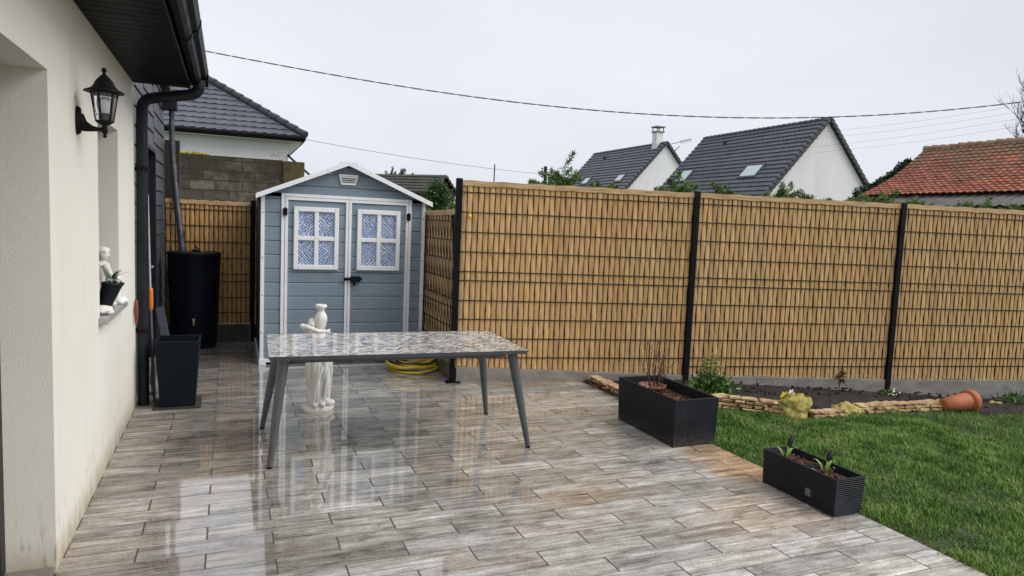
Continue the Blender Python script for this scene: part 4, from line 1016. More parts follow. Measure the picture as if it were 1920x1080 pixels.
# ------------------------------------------------------------------ leaves, shrubs and trees
def leaves_mesh(name, C, D, L, Wd, mt, parent, jit=.5):
    """C centres (n,3), D directions (n,3): each leaf a folded diamond"""
    n = len(C); D = D/np.linalg.norm(D, axis=1, keepdims=True)
    Rv = RNG.normal(0, 1, (n,3)); Sd = np.cross(D, Rv); Sd /= np.linalg.norm(Sd, axis=1, keepdims=True)+1e-9; Nn = np.cross(Sd, D)
    l_ = L*RNG.uniform(.6, 1.25, (n,1)); w_ = Wd*RNG.uniform(.7, 1.2, (n,1))
    P = np.stack([C, C + D*l_*.45 + Sd*w_*.5 + Nn*w_*.15, C + D*l_, C + D*l_*.45 - Sd*w_*.5 + Nn*w_*.15], 1)
    V = P.reshape(-1,3); b = np.arange(n)[:,None]*4
    F = np.concatenate([b+np.array([[0,1,2]]), b+np.array([[0,2,3]])], 0)
    return mesh_np(name, V, F, mt, parent)
def crown_pts(n, c, r, clumps, seed, flat=1.):
    g = np.random.default_rng(seed); cs = g.normal(0, 1, (clumps,3)); cs /= np.linalg.norm(cs, axis=1, keepdims=True); cs *= g.uniform(.25, .95, (clumps,1))
    k = g.integers(0, clumps, n); off = g.normal(0, .26, (n,3)); P = cs[k] + off
    D = P + g.normal(0, .6, (n,3)) + np.array([0,0,.3])
    return np.array(c) + P*np.array(r), D
def plume(n_leaf, base, direc, L, seed, spread=.35):
    """feathery conifer spray: leaves along a curved axis"""
    g = np.random.default_rng(seed); d = np.array(direc, float); d /= np.linalg.norm(d)
    t_ = g.uniform(.05, 1, n_leaf); axis = np.array(base) + d*L*t_[:,None] + np.array([0,0,-.10*L])*(t_**2)[:,None]
    sp = g.normal(0, 1, (n_leaf,3)); w_ = spread*L*(1-t_*.85)[:,None]*g.uniform(0, .55, (n_leaf,1))
    return axis + sp*w_*.6, d + sp*.75
# hedge conifers peeping over the fence
hedge = [(3.52,7.30,2.26,.9,'feathery green conifer with one tall leaning shoot left of the far grey house'),
         (4.15,7.25,2.13,.5,'sparse conifer tip under the far grey house, third of the way along the fence'),
         (5.05,7.08,2.24,.8,'bright conifer sprays in front of the large grey roof above the second fence post'),
         (5.75,6.95,2.17,.6,'small conifer tuft above the fence in front of the large grey roof'),
         (6.42,6.85,2.21,.75,'conifer tuft above the fence in front of the right corner of the grey roof'),
         (6.95,6.75,2.14,.5,'thin conifer shoots above the fence before the white gable'),
         (7.85,6.58,2.20,1.1,'broad low juniper spray above the fence at the foot of the white gable'),
         (8.35,6.45,2.16,.9,'juniper spray above the fence just right of the third black post'),
         (9.35,6.28,2.17,.9,'juniper spray above the fence below the red tiled roof'),
         (10.1,6.15,2.20,.8,'rightmost juniper spray above the fence below the red tiled roof')]
for i, (x, y, zt, sz, lab) in enumerate(hedge):
    cf = thing('conifer', (x, y, -.3), lab, 'conifer', 'conifers growing behind the fence')
    m = MB(); m.tube([(x,y,-.35),(x+.02,y,1.0),(x,y,zt-.12)], [.035,.022,.008], 7); m.build('trunk', TRUNK, cf)
    Cs, Ds = [], []; g = random.Random(i*5+2)
    for k in range(int(22*sz)+8):
        a = g.uniform(0, 6.28); zz = g.uniform(1.2, zt-.12) if k < 6 else g.uniform(1.93, zt-.06)
        dr = (math.cos(a)*g.uniform(.4,1.3), math.sin(a)*.8, g.uniform(.3,1.1)); L = g.uniform(.14,.30)*(.8+.3*sz)
        c, d_ = plume(170, (x+g.uniform(-.16,.16)*sz, y+g.uniform(-.1,.1), zz-.06), dr, L, i*100+k, .42); Cs.append(c); Ds.append(d_)
    if i == 0:
        c, d_ = plume(160, (x+.05, y, zt-.05), (.55,-.1,1), .34, 991, .22); Cs.append(c); Ds.append(d_)
    leaves_mesh('crown', np.concatenate(Cs), np.concatenate(Ds), .050, .012, LEAF_C, cf)
# green shrub beside the large planter
sh = thing('shrub', (4.26, 5.32, 0), 'leafy bright green shrub with a paler twiggy top behind the large black planter', 'shrub')
m = MB()
for k in range(14): cane(m, (4.26+random.uniform(-.05,.05), 5.32+random.uniform(-.05,.05), 0), (random.uniform(-.5,.5), random.uniform(-.4,.4), 1), random.uniform(.25,.47), .0045, 300+k)
m.build('stems', TWIG, sh)
C1, D1 = crown_pts(650, (4.30,5.30,.13), (.17,.15,.115), 26, 4); leaves_mesh('leaves', C1, D1, .058, .036, LEAF_G, sh)
C2, D2 = crown_pts(420, (4.32,5.33,.335), (.125,.10,.10), 22, 9); leaves_mesh('top_leaves', C2, D2, .028, .014, LEAF_Y, sh)
# twigs of the bed
ds = thing('dead_shrub', (6.25, 5.52, tz(6.25)), 'small dead brown shrub on a thin stem in the bed before the fence', 'shrub')
m = MB(); z0 = tz(6.25)
m.tube([(6.24,5.52,z0),(6.25,5.52,z0+.07),(6.255,5.515,z0+.14)], [.007,.006,.005], 6)
for k in range(10): cane(m, (6.255,5.515,z0+.10+.004*k), (random.uniform(-.8,.8), random.uniform(-.6,.6), .9), random.uniform(.06,.14), .003, 500+k)
m.build('stems', TWIG, ds); C1, D1 = crown_pts(170, (6.26,5.515,z0+.185), (.055,.05,.06), 12, 14); leaves_mesh('leaves', C1, D1, .028, .016, LEAF_B, ds)
for i, (x, y, h, lab) in enumerate([(5.02,5.42,.16,'upright bare brown stick in the bed right of the yellow flower'),(4.72,5.45,.11,'short forked bare twig in the bed left of the yellow rock'),(5.22,5.40,.12,'bare forked twig in the bed between the yellow rock and the dead shrub'),(5.75,5.2,.09,'low bare twig in the bed close to the dead shrub')]):
    m = MB(); p = cane(m, (x,y,tz(x)), (random.uniform(-.2,.2),0,1), h+.04, .006, 700+i)
    cane(m, p[4], (.8,.1,.8), h*.5, .004, 720+i); cane(m, p[3], (-.7,-.1,.9), h*.45, .003, 740+i)
    tag(m.build('twig', TWIG, base=(x,y,tz(x))), lab, 'twig', 'bare twigs in the flower bed')
wf = thing('flowering_plant', (6.72, 5.24, tz(6.72)), 'small leafy plant with white flowers before the third black fence post', 'plant')
C1, D1 = crown_pts(110, (6.72,5.24,tz(6.72)+.055), (.09,.06,.05), 10, 21); leaves_mesh('leaves', C1, D1, .05, .02, LEAF_G, wf)
for k in range(9):
    m = MB(); m.ball((6.72+random.uniform(-.09,.09), 5.22+random.uniform(-.05,.05), tz(6.72)+random.uniform(.06,.13)), .011, 8, 5); m.build('flower', FLOWW, wf)
wd = thing('weed', (8.45, 5.02, tz(8.45)), 'tuft of bright green weeds at the right end of the flower bed', 'plant')
C1, D1 = crown_pts(300, (8.45,5.02,tz(8.45)+.06), (.24,.12,.07), 14, 23); leaves_mesh('leaves', C1, D1, .07, .018, LEAF_G, wd)
# daffodil
df = thing('daffodil', (4.745, 4.80, tz(4.74)), 'daffodil with a yellow bloom and a white bloom behind the mossy rock', 'flower')
m = MB(); z0 = tz(4.74)
for k in range(9):
    a = random.uniform(0,6.28); m.tube([(4.75,4.80,z0),(4.75+.03*math.cos(a),4.80+.03*math.sin(a),z0+.08),(4.75+.08*math.cos(a),4.80+.08*math.sin(a),z0+.12)], [.006,.005,.002], 5)
m.tube([(4.74,4.80,z0),(4.70,4.77,z0+.14)], .004, 6); m.tube([(4.75,4.80,z0),(4.785,4.77,z0+.17)], .004, 6); m.build('stems', LEAF_G, df)
def bloom(c, r, mt, nm):
    m = MB(); c = Vector(c)
    for k in range(6):
        a = PI/3*k; d = Vector((math.cos(a), -.25, math.sin(a))).normalized(); q = Vector((-math.sin(a), 0, math.cos(a)))
        m.add([c, c+d*r*.6+q*r*.32, c+d*r*1.15, c+d*r*.6-q*r*.32], [(0,1,2,3)])
    m.lathe([(r*.25,0),(r*.3,r*.4),(r*.42,r*.55)], c, 12, axis=Matrix(((1,0,0),(0,0,-1),(0,1,0))), cap=False); return m.build(nm, mt, df)
bloom((4.695,4.745,.150), .050, FLOWY, 'yellow_bloom'); bloom((4.775,4.745,.172), .042, FLOWW, 'white_bloom')
# rocks
def rock(c, r, mt, label, seed, jit=.5):
    m = MB(); m.ball(c, r, 40, 28, jit, seed); return tag(m.build('rock', mt, base=(c[0], c[1], c[2]-r[2])), label, 'rock')
rock((4.735,4.655,.055), (.165,.11,.125), MOSSROCK, 'large rounded yellow mossy rock in front of the daffodil', 3, .35)
rock((5.43,4.70,-.035), (.15,.09,.075), MOSSROCK, 'low yellow green mossy rock in the middle of the bed edging', 8, .5)
rock((7.95,4.92,-.20), (.12,.07,.05), MOSSROCK, 'small yellow mossy rock at the right end of the bed beyond the fallen pot', 12, .5)
# sandstone edging
GRP = 'flat sandstone pieces edging the flower bed'
def stone(x, y, z, l_, w_, h_, a, label, seed):
    m = MB(); bm = bmesh.new(); bmesh.ops.create_cube(bm, size=1)
    bmesh.ops.bevel(bm, geom=bm.edges[:], offset=.10, segments=1, affect='EDGES'); bmesh.ops.subdivide_edges(bm, edges=[e for e in bm.edges if e.calc_length() > .5], cuts=2)
    rs = random.Random(seed); ca_, sa_ = math.cos(a), math.sin(a)
    tl_ = rs.uniform(-.06,.06)
    for v in bm.verts:
        p = v.co; k = 1 + .28*mnoise.noise(Vector((p.x*1.9+seed*3.1, p.y*1.9, p.z*1.3+seed)))
        q = Vector((p.x*l_*k, p.y*w_*k, p.z*h_*(1+.25*mnoise.noise(Vector((p.x*3+seed, p.y*3, 5.))))+p.x*l_*tl_)); v.co = Vector((q.x*ca_-q.y*sa_, q.x*sa_+q.y*ca_, q.z))
    me = bpy.data.meshes.new('edging_stone'); bm.to_mesh(me); bm.free(); me.materials.append(STONES[rs.randrange(3)])
    o = bpy.data.objects.new('edging_stone', me); COL.objects.link(o); o.location = (x, y, z); return tag(o, label, 'stone', GRP)
STONES = [pbr('orange_sandstone', (.56,.39,.20), (.34,.21,.10), .85, 14, bump=.6, bdist=.006), pbr('pale_sandstone', (.62,.48,.27), (.42,.30,.15), .85, 14, bump=.6, bdist=.006), pbr('pinkish_sandstone', (.55,.35,.21), (.33,.19,.11), .85, 14, bump=.6, bdist=.006)]
def edging(path, layers, label, seed, ln=.115):
    rs = random.Random(seed); n = 0
    P = [Vector(p) for p in path]; seglen = [(P[i+1]-P[i]).length for i in range(len(P)-1)]; Lt = sum(seglen)
    for k in range(layers):
        s = rs.uniform(0, .06)
        while s < Lt:
            l_ = ln*rs.uniform(.6,1.35); c = s + l_/2; u = c
            i = 0
            while i < len(P)-2 and u > seglen[i]: u -= seglen[i]; i += 1
            p = P[i].lerp(P[i+1], min(1, u/seglen[i])); d = P[i+1]-P[i]
            stone(p.x+rs.uniform(-.008,.008), p.y+.012*k+rs.uniform(-.012,.012), tz(p.x)+.012+.030*k, l_*.9, rs.uniform(.08,.12), rs.uniform(.020,.028), math.atan2(d.y,d.x)+rs.uniform(-.12,.12), label, seed*50+n)
            n += 1; s += l_
edging([(3.51,6.20,0),(3.50,5.50,0)], 3, 'flat sandstone piece stacked between the patio and the bed behind the large planter', 3)
edging([(4.02,5.02,0),(4.26,5.0,0),(4.62,4.68,0)], 4, 'flat sandstone piece in the low stack between the large planter and the yellow rock', 5)
edging([(4.90,4.63,0),(5.30,4.66,0)], 2, 'flat sandstone piece in the low edging between the two mossy rocks', 7)
edging([(5.58,4.74,0),(6.2,4.80,0),(6.96,4.86,0)], 3, 'flat sandstone piece in the edging between the mossy rock and the fallen terracotta pot', 9, .16)
# fallen terracotta pot
tpv = thing('plant_pot', (7.17, 4.80, -.15), 'terracotta flower pot lying on its side at the end of the stone edging', 'pot')
dirv = Vector((.53, -.03, .035)).normalized(); q1 = dirv.cross(Vector((0,0,1))).normalized(); q2 = q1.cross(dirv)
A3 = Matrix((q1, q2, dirv)).transposed()
m = MB(); m.lathe([(.045,0),(.060,.005),(.082,.17),(.094,.335),(.092,.36)], (6.93,4.80,-.085), 32, axis=A3); m.build('pot_body', TERRA, tpv)
m = MB(); m.lathe([(.092,.34),(.112,.345),(.117,.415),(.108,.42),(.099,.415),(.094,.35)], (6.93,4.80,-.085), 32, axis=A3, cap=False); m.build('rim', TERRA, tpv)
# yellow ornament on the fence
orn = thing('ornament', (2.20, 6.46, 1.67), 'small yellow ball hanging on the fence mesh near the corner post', 'ornament')
m = MB(); m.ball((2.195,6.462,1.668), (.020,.018,.024), 12, 8); m.build('ball', YELLOW, orn)
m = MB(); m.tube([(2.195,6.468,1.69),(2.205,6.475,1.72),(2.215,6.475,1.735)], .005, 6); m.build('string', YELLOW, orn)

# ------------------------------------------------------------------ things behind: block wall, houses
bw = thing('block_wall', (-3, 15.5, 0), 'old dark mossy concrete block wall below the white neighbouring house', 'wall')
m = MB(); m.box(-7, 1.05, 15.5, 15.7, -.42, 2.755); m.build('blocks', BLOCK, bw)
m = MB(); m.box(1.052, 1.49, 15.45, 15.75, -.42, 2.745); m.build('pier', PILAS, bw, bevel=.02)
ms = MB()
for k in range(40): ms.ball((-.93+random.uniform(0,.55)*random.random()**.5, 15.55+random.uniform(-.02,.1), 2.765), (.035,.03,random.uniform(.02,.05)), 7, 5, .4, k)
ms.build('moss', pbr('yellow_moss', (.36,.30,.02), (.22,.20,.03), .95, 20), bw)
wz = thing('weed', (1.0, 15.55, 2.74), 'dry weed growing on top of the block wall beside its pier', 'plant')
C1, D1 = crown_pts(70, (1.0,15.55,2.84), (.14,.06,.08), 8, 31); leaves_mesh('leaves', C1, D1, .05, .012, LEAF_B, wz)

def roof_courses(m, nrow, ncol, Pf, h=.035, sub=3, wav=.018):
    """Pf(u, v): surface point, u in columns, v in rows (0 eave -> nrow ridge) -> (point or None, normal)"""
    for r in range(nrow):
        c0, c1 = ncol(r)
        us = [c0 + (c1-c0)*i/max(1, int((c1-c0)*sub)) for i in range(int((c1-c0)*sub)+1)]
        if len(us) < 2: continue
        base = len(m.v); top = []; lo = []; und = []
        vs = []
        for u in us:
            wv = wav*math.sin(2*PI*u) + wav*.4*math.sin(4*PI*u)
            a, n = Pf(u, r); b, _ = Pf(u, r+1.12)
            vs += [a + n*(h*.05), a + n*(h+wv), b + n*(.004+wv*.3)]
        k = len(us); fs = []
        for i in range(k-1):
            q = i*3; fs += [(q,q+3,q+4,q+1),(q+1,q+4,q+5,q+2)]
        m.add(vs, fs, False)

# white hipped house, upper left
ha = thing('house', (-3, 27, 0), 'white neighbouring house with a dark hipped tile roof, upper left behind the block wall', 'house')
m = MB(); m.box(-9, 1.83, 24.5, 34, -.42, 4.22); m.build('wall', RENDW, ha)
m = MB(); sl_ = .66
EX, EYY, EZ = 2.33, 24.0, 4.20
vsl = math.sqrt(1+sl_*sl_); cl = .36
nR = int(5.0*vsl/cl)
def Pf(u, v):
    d_ = v*cl/vsl; return Vector((EX - u*.30, EYY + d_, EZ + d_*sl_)), Vector((0, -sl_, 1)).normalized()
m = MB(); roof_courses(m, nR, lambda r: ((r+.5)*cl/vsl/.30, 11.3/.30), Pf, .04, 3, .016)
m.build('roof', TILE, ha)
m = MB()
hp = [(EX, EYY, EZ), (EX-5, EYY+5, EZ+5*sl_)]
m.add([(EX,EYY,EZ-.02),(EX-5,EYY+5,EZ+5*sl_-.02),(EX-5,EYY+5.5,EZ+5*sl_-.02),(EX,EYY+10,EZ-.02)], [(0,3,2,1)]); m.build('side_roof', TILE, ha)
m = MB()
for k in range(18):
    a, b = Vector(hp[0]).lerp(Vector(hp[1]), k/18), Vector(hp[0]).lerp(Vector(hp[1]), (k+1.05)/18); m.tube([a+Vector((0,0,.07)), b+Vector((0,0,.05))], [.13,.11], 8)
m.build('hip_tiles', TILED, ha)
m = MB(); m.box(-9, EX-.02, EYY+.02, EYY+.06, EZ-.16, EZ+.02); m.box(EX-.06, EX-.02, EYY+.062, EYY+10, EZ-.16, EZ-.03); m.build('fascia', BLACK, ha)
m = MB(); m.tube([(-9,EYY-.05,EZ-.06),(EX,EYY-.05,EZ-.06)], .07, 8); m.build('gutter', BLACK, ha)
m = MB(); m.add([(-9,EYY+.06,EZ-.15),(EX-.06,EYY+.06,EZ-.15),(EX-.06,34.2,EZ-.15),(-9,34.2,EZ-.15)], [(0,1,2,3)]); m.build('soffit', RENDW, ha)
m = MB(); m.tube([(1.80,24.42,3.62),(1.86,24.42,3.55),(2.75,24.0,2.75)], .035, 8); m.tube([(1.95,24.42,3.4),(1.95,24.42,2.9)], .02, 6); m.build('brace', BLACK, ha)

def gable_house(name, X, Y0, Y1, Zr, sl_, half, label, skyl, vents):
    """ridge along Y at X; gable wall at Y0 facing the garden"""
    h = thing(name, (X, (Y0+Y1)/2, 0), label, 'house')
    ze = Zr - half*sl_
    m = MB(); wv = half - .12
    vs = []
    for y in (Y0+.12, Y1-.12):
        vs += [(X-wv,y,-.42),(X+wv,y,-.42),(X+wv,y,Zr-.12-wv*sl_),(X,y,Zr-.12),(X-wv,y,Zr-.12-wv*sl_)]
    m.add(vs, [(0,1,2,3,4),(9,8,7,6,5),(0,4,9,5),(1,6,7,2),(2,7,8,3),(3,8,9,4)]); m.build('wall', RENDW, h)
    m = MB(); m.box(X-2.9, X+2.9, Y0+.10, Y0+.116, Zr-4.30, Zr-4.26); m.build('wall_joint', pbr('grey_joint', (.5,.5,.5), None, .9), h)
    vl = math.sqrt(1+sl_*sl_); nR = round(half*vl/.345); cl = half*vl/nR; cw = .32; nC = (Y1-Y0)/cw
    for sg, nm in ((-1,'roof'),(1,'roof')):
        def Pf(u, v):
            d_ = v*cl/vl; return Vector((X+sg*(half-d_), Y0+u*cw, ze+d_*sl_)), Vector((sg*sl_, 0, 1)).normalized()
        m = MB(); roof_courses(m, nR, lambda r: (0, nC), Pf, .065, 3, .028)
        rf = m.build(nm, TILE, h)
        if sg < 0:
            for (xa, xb, ya, yb) in skyl:
                m = MB(); n_ = Vector((-sl_,0,1)).normalized()
                def SP(x, y, o): return Vector((x, y, Zr-(X-x)*sl_)) + n_*o
                fr_ = [SP(xa,ya,.10),SP(xa,yb,.10),SP(xb,yb,.10),SP(xb,ya,.10)]; lo_ = [SP(xa-.04,ya-.06,-.02),SP(xa-.04,yb+.06,-.02),SP(xb+.04,yb+.06,-.02),SP(xb+.04,ya-.06,-.02)]
                m.add(fr_+lo_, [(3,2,1,0),(0,1,5,4),(1,2,6,5),(2,3,7,6),(3,0,4,7)]); sk = m.build('skylight', TILED, rf)
                m = MB(); g_ = .09; m.add([SP(xa+g_,ya+g_,.106),SP(xa+g_,yb-g_,.106),SP(xb-g_,yb-g_,.106),SP(xb-g_,ya+g_,.106)], [(3,2,1,0)]); m.build('skylight_pane', SKYL, rf)
            for (x, y) in vents:
                m = MB(); m.ball((x, y, Zr-(X-x)*sl_+.13), (.16,.16,.15), 10, 6); m.build('roof_vent', TILED, rf)
    m = MB(); n = int((Y1-Y0)/.4)
    for k in range(n): a = Y0+(Y1-Y0)*k/n; b = Y0+(Y1-Y0)*(k+1.08)/n; m.tube([(X,a,Zr+.05),(X,b,Zr+.02)], [.10,.085], 8)
    m.build('ridge_tiles', TILE, h)
    m = MB()
    for sg in (-1, 1):
        n = nR
        for k in range(n):
            a = Vector((X+sg*half*k/n, Y0-.02, Zr-half*sl_*k/n+.02)); b = Vector((X+sg*half*(k+1)/n, Y0-.02, Zr-half*sl_*(k+1)/n+.075)); m.beam(a, b, .17, .20, upd=(sg*sl_,0,1))
    m.build('verge_tiles', TILED, h)
    return h
hB = gable_house('house', 29.7, 43.2, 54.2, 8.08, 1.085, 4.4, 'farther grey tiled house with a white chimney at its gable', [(26.95,27.55,44.9,45.9),(26.95,27.55,50.2,51.2)], [(29.1,51.2)])
m = MB(); m.box(29.30, 29.86, 43.95, 44.55, 7.6, 8.92); ch = m.build('chimney', RENDW, hB)
m = MB(); m.box(29.22, 29.94, 43.87, 44.63, 8.922, 9.0); m.box(29.28, 29.34, 43.93, 43.99, 9.002, 9.28); m.box(29.82, 29.88, 43.93, 43.99, 9.002, 9.28); m.box(29.28, 29.34, 44.51, 44.57, 9.002, 9.28); m.box(29.82, 29.88, 44.51, 44.57, 9.002, 9.28); m.box(29.2, 29.96, 43.85, 44.65, 9.282, 9.36)
m.build('chimney_cap', CONC, ch)
m = MB(); m.tube([(30.2,43.5,7.2),(30.9,43.3,7.95)], .03, 6); m.tube([(30.2,43.4,8.05),(31.9,43.3,8.55)], .025, 6)
for k in range(6): xx = 31.0+.17*k; m.tube([(xx,43.2,8.22+.05*k-.12),(xx,43.45,8.22+.05*k+.16)], .018, 5)
m.build('aerial', CORR, hB)
hC = gable_house('house', 29.7, 28.3, 38.9, 7.96, 1.078, 4.4, 'nearer grey tiled house with a big white gable and two skylights', [(26.70,27.45,30.30,31.70),(26.70,27.50,36.65,37.75)], [(29.08,35.9)])
# red tiled house on the right
hD = thing('house', (26, 14, 0), 'low old house with a mossy red pantile roof at the right edge', 'house')
prof = [(25.5,5.25),(24.9,4.80),(24.28,4.34),(23.7,3.98),(23.1,3.68),(22.55,3.42),(22.1,3.24)]
acc = [0.]
for a, b in zip(prof, prof[1:]): acc.append(acc[-1]+math.hypot(b[0]-a[0], b[1]-a[1]))
Lr = acc[-1]; nR = round(Lr/.235); cl = Lr/nR; cw = .235
def Pf(u, v):
    s = max(0, Lr - v*cl); i = 0
    while i < len(acc)-2 and s > acc[i+1]: i += 1
    t_ = (s-acc[i])/(acc[i+1]-acc[i]); a, b = prof[i], prof[i+1]; dx, dz = b[0]-a[0], b[1]-a[1]; l_ = math.hypot(dx, dz)
    return Vector((a[0]+dx*t_, 19.42-u*cw, a[1]+dz*t_)), Vector((dz/l_, 0, -dx/l_)).normalized()
m = MB(); NC = 14/cw
for r in range(nR):
    for c in range(int(NC)):
        vs = []; jz = random.uniform(-.006,.006)
        for i in range(5):
            u = c + i/4; a, n_ = Pf(u, r+random.uniform(-.03,.03)*0); b, _ = Pf(u, r+1.15); wv = (.038*math.sin(PI*i/4) if i else 0) + jz
            vs += [a+n_*(.02+wv), a+n_*(.048+wv), b+n_*(.012+wv)]
        fs = []
        for i in range(4): q = i*3; fs += [(q,q+1,q+4,q+3),(q+1,q+2,q+5,q+4)]
        m.add(vs, fs)
m.build('roof', REDT, hD)
m = MB()
for k in range(40): a = 19.45-14*k/40; b = 19.45-14*(k+1.06)/40; m.tube([(25.5,a,5.30+.012*math.sin(k*1.7)),(25.5,b,5.27+.012*math.sin(k*1.7+.6))], [.12,.10], 8)
m.build('ridge_tiles', pbr('lichened_ridge', (.36,.24,.15), (.24,.15,.08), .85, 3), hD)
m = MB(); vs = []
for y in (19.36, 5.5): vs += [(22.3,y,-.42),(28.7,y,-.42),(28.7,y,3.2),(25.5,y,5.2)]+[(x, y, z-.06) for x, z in prof[1:-1]]+[(22.3,y,3.2)]
n = len(vs)//2; m.add(vs, [tuple(range(n)), tuple(range(2*n-1, n-1, -1))]+[(i,(i+1)%n,n+(i+1)%n,n+i) for i in range(n)]); m.build('wall', BROWNW, hD)
m = MB(); m.add([(25.5,19.42,5.25),(25.5,5.4,5.25),(29,5.4,3.0),(29,19.42,3.0)], [(0,1,2,3)]); m.build('rear_roof', REDT, hD)
m = MB(); ny = 150; vs = []
for i in range(ny):
    y = 19.9-14.5*i/(ny-1); wv = .03*math.sin(i*1.9); vs += [(22.35,y,3.22+wv),(20.9,y,2.78+wv)]
m.add(vs, [(i*2,i*2+1,i*2+3,i*2+2) for i in range(ny-1)], True); m.build('lean_to_roof', CORR, hD)
iv = thing('ivy', (24, 19.5, 3.6), 'dark ivy creeping up the left verge of the red tiled roof', 'plant')
Cs = []; g = np.random.default_rng(5)
for k in range(1500):
    t_ = g.random(); s = Lr*(.22+.78*t_); i = 0
    while i < len(acc)-2 and s > acc[i+1]: i += 1
    q = (s-acc[i])/(acc[i+1]-acc[i]); a, b = prof[i], prof[i+1]
    Cs.append((a[0]+(b[0]-a[0])*q+g.normal(0,.06), 19.45+abs(g.normal(0,.10)), a[1]+(b[1]-a[1])*q+.05+g.normal(0,.06)))
leaves_mesh('leaves', np.array(Cs), g.normal(0,1,(1500,3)), .13, .10, IVY, iv)
# small brown house behind the shed
hh = thing('house', (5.6, 23, 0), 'small far brown house with a dark roof behind the shed', 'house'); 
def hl(u, v, z, a=R(-42)): return Vector((5.35 + u*math.cos(a) - v*math.sin(a), 22.8 + u*math.sin(a) + v*math.cos(a), z))
m = MB(); L2, W2 = 1.6, .95
vs = [hl(-L2,-W2,-.42),hl(L2*.9,-W2,-.42),hl(L2*.9,W2,-.42),hl(-L2,W2,-.42),hl(-L2,-W2,2.55),hl(L2*.9,-W2,2.55),hl(L2*.9,W2,2.55),hl(-L2,W2,2.55),hl(L2*.9,0,3.08),hl(-L2,0,3.08)]
m.add(vs, [(0,1,5,4),(1,2,6,8,5),(2,3,7,6),(3,0,4,9,7)]); m.build('wall', BROWNW, hh)
m = MB()
for sg in (-1,1):
    for k in range(6):
        a0, a1 = k/6, (k+1.1)/6
        vs = [hl(-L2-.1, sg*(W2+.15)*(1-a0), 2.50+.62*a0+.05), hl(L2, sg*(W2+.15)*(1-a0), 2.50+.62*a0+.05), hl(L2, sg*(W2+.15)*(1-a1), 2.50+.62*a1-.005), hl(-L2-.1, sg*(W2+.15)*(1-a1), 2.50+.62*a1-.005)]
        vs += [Vector(vs[0])-Vector((0,0,.07)), Vector(vs[1])-Vector((0,0,.07)), Vector(vs[2])-Vector((0,0,.08)), Vector(vs[3])-Vector((0,0,.08))]
        m.add(vs, [(0,1,2,3),(0,4,5,1),(4,7,6,5),(1,5,6,2),(3,7,4,0)])
m.build('roof', pbr('dull_grey_green_tiles', (.085,.085,.07), (.06,.055,.045), .8, 4), hh)
ln = MB(); ln.beam(hl(L2*.9+.02,-W2-.1,2.44), hl(L2*.9+.02,W2,2.44), .05, .12); ln.build('bargeboard', WOODD, hh)
# topiary bush and far conifer
def bush(name, c, r, n, mt, label, cat, leaf, clumps=40, trunk=True, seed=1):
    b = thing(name, (c[0], c[1], -.42), label, cat)
    m = MB(); m.tube([(c[0],c[1],-.42),(c[0],c[1],c[2]-r[2]*.3)], [.06,.03], 8); m.build('trunk', TRUNK, b)
    P, D = crown_pts(n, c, r, clumps, seed); leaves_mesh('crown', P, D, leaf, leaf*.5, mt, b); return b
bush('bush', (3.45,12.0,2.03), (.19,.19,.24), 2600, leafm('laurel_leaf', (.02,.06,.015), (.045,.105,.025), (.11,.19,.05)), 'clipped round dark green bush behind the fence right of the shed', 'bush', .06, 60, seed=3)
bush('bush', (3.80,12.6,1.80), (.22,.2,.32), 900, LEAF_G, 'lighter green bush half hidden behind the tall corner post', 'bush', .06, 30, seed=6)
fc = thing('conifer', (7.6, 34, -.42), 'dark far conifer showing above the roof of the small brown house', 'tree')
m = MB(); m.tube([(7.6,34,-.42),(7.6,34,4.0)], [.15,.03], 8); m.build('trunk', TRUNK, fc)
Cs, Ds = [], []
for k in range(26):
    c, d_ = plume(70, (7.6+random.uniform(-.55,.75), 34, 3.2+random.uniform(-.2,.45)), (random.uniform(-.6,.6), 0, 1), random.uniform(.4,.75), 800+k, .4); Cs.append(c); Ds.append(d_)
leaves_mesh('crown', np.concatenate(Cs), np.concatenate(Ds), .10, .05, LEAF_D, fc)
# bare tree at the right edge
bt = thing('bare_tree', (27.3, 16.75, -.42), 'bare ivy-covered tree at the right edge behind the red roof', 'tree')
m = MB(); m.tube([(27.4,16.62,-.42),(27.4,16.62,5.0),(27.35,16.62,7.6)], [.24,.20,.10], 8)
def branch(m, p, d, L, r, depth, rs):
    p = Vector(p); d = Vector(d).normalized(); pts = [p.copy()]
    for i in range(5): d = (d + Vector((rs.uniform(-.18,.18), rs.uniform(-.18,.18), rs.uniform(-.02,.15)))).normalized(); p = p+d*L/5; pts.append(p.copy())
    m.tube(pts, [r*(1-.15*i) for i in range(6)], 4, cap=False)
    if depth:
        for k in range(4): i = rs.randint(1,5); branch(m, pts[i], d+Vector((rs.uniform(-.8,.8), rs.uniform(-.8,.8), rs.uniform(0,.6))), L*.55, r*.5, depth-1, rs)
rs = random.Random(77)
for k in range(22): branch(m, (27.4,16.66,4.6+.13*k), (rs.uniform(-.5,.5), rs.uniform(-.2,1), .9), rs.uniform(.7,1.3), .022, 2, rs)
m.build('trunk', TRUNK, bt)
C1, D1 = crown_pts(1200, (27.35,16.62,6.0), (.22,.22,1.0), 50, 41); leaves_mesh('ivy_leaves', C1, D1, .12, .08, IVY, bt)
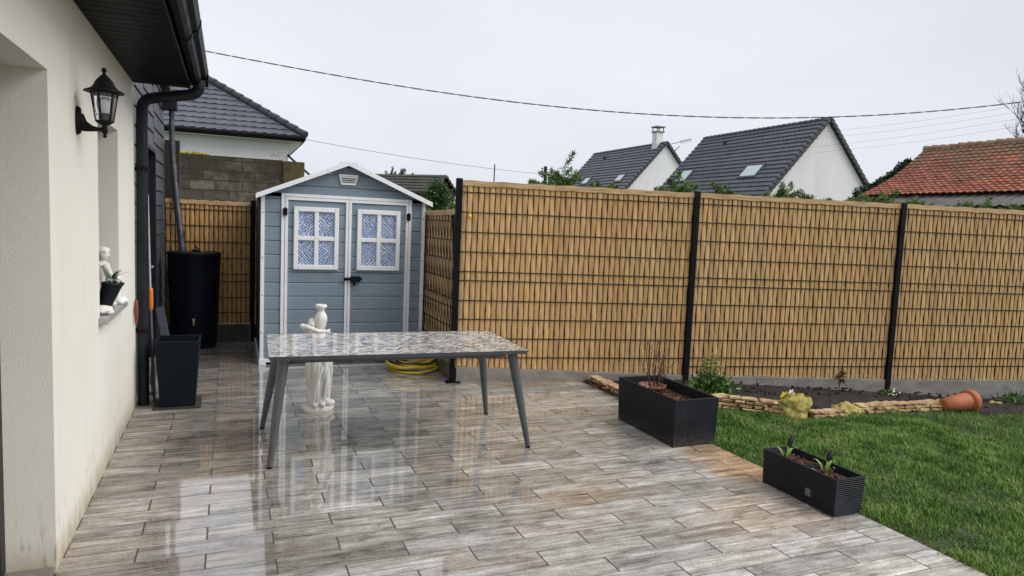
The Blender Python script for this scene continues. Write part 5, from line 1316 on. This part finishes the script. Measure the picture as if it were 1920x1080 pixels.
# utility pole and thin mast
up_ = thing('utility_pole', (14, 30.25, -.42), 'thin dark utility pole with insulators above the fence', 'pole')
m = MB(); m.tube([(14,30.25,-.42),(14,30.25,4.46)], .085, 8); m.build('post', WOODD, up_)
m = MB()
for k in range(4):
    for sg in (-1,1): m.ball((14+sg*.24, 30.1, 3.95+.13*k), (.05,.05,.04), 7, 5); m.tube([(14+sg*.24,30.1,3.92+.13*k),(14+sg*.05,30.2,3.92+.13*k)], .012, 5)
m.build('insulators', CORR, up_)
m = MB(); m.tube([(11.3,30,-.42),(11.3,30,4.35)], .03, 6); tag(m.build('mast', CORR, base=(11.3,30,-.42)), 'very thin pale mast above the fence left of the utility pole', 'pole')
# overhead cables
K = [(-2.2,18.7,5.60),(-.492,17.989,5.316),(3.106,16.499,4.81),(7.16,14.82,4.369),(8.9,14.1,4.325),(10.628,13.383,4.342),(13.736,12.095,4.482),(16.924,10.774,4.932),(19,9.92,5.35)]
kx = np.array([k[0] for k in K]); fz = np.polyfit(kx, [k[2] for k in K], 4); fy = np.polyfit(kx, [k[1] for k in K], 1)
m = MB(); X_ = np.linspace(-2.2, 19, 420)
for ph in (0, PI):
    m.tube([(x, np.polyval(fy, x)+.009*math.cos(x*9+ph), np.polyval(fz, x)+.009*math.sin(x*9+ph)) for x in X_], .007, 5)
tag(m.build('overhead_cable', BLACK, base=(-2.2,18.7,5.6)), 'thick twisted black cable sagging across the whole sky', 'cable')
m = MB(); X_ = np.linspace(2.3, 13.9, 120)
fz2 = np.polyfit([2.386,7.192,13.365], [4.14,4.005,4.07], 2); fy2 = np.polyfit([2.386,7.192,13.365],[24.201,26.704,29.919],1)
m.tube([(x, np.polyval(fy2,x), np.polyval(fz2,x)) for x in X_], .008, 5); tag(m.build('overhead_cable', CORR, base=(2.3,24.2,4.1)), 'thin grey cable from the hipped white house to the utility pole', 'cable')
for k, (za, zb, lab) in enumerate([(6.83,6.80,'topmost of the four faint grey wires between white gable and bare tree'),(6.53,6.57,'second from top of the four faint wires between white gable and bare tree'),(6.13,6.33,'third from top of the four faint wires between white gable and bare tree'),(5.83,6.05,'lowest of the four faint grey wires between white gable and bare tree')]):
    m = MB(); m.tube([(27, 26.5+(16.6-26.5)*i/40, za+(zb-za)*i/40-.10*math.sin(PI*i/40)) for i in range(41)], .0035, 4)
    tag(m.build('overhead_wire', CORR, base=(27,26.5,za)), lab, 'cable', 'faint wires on the right')
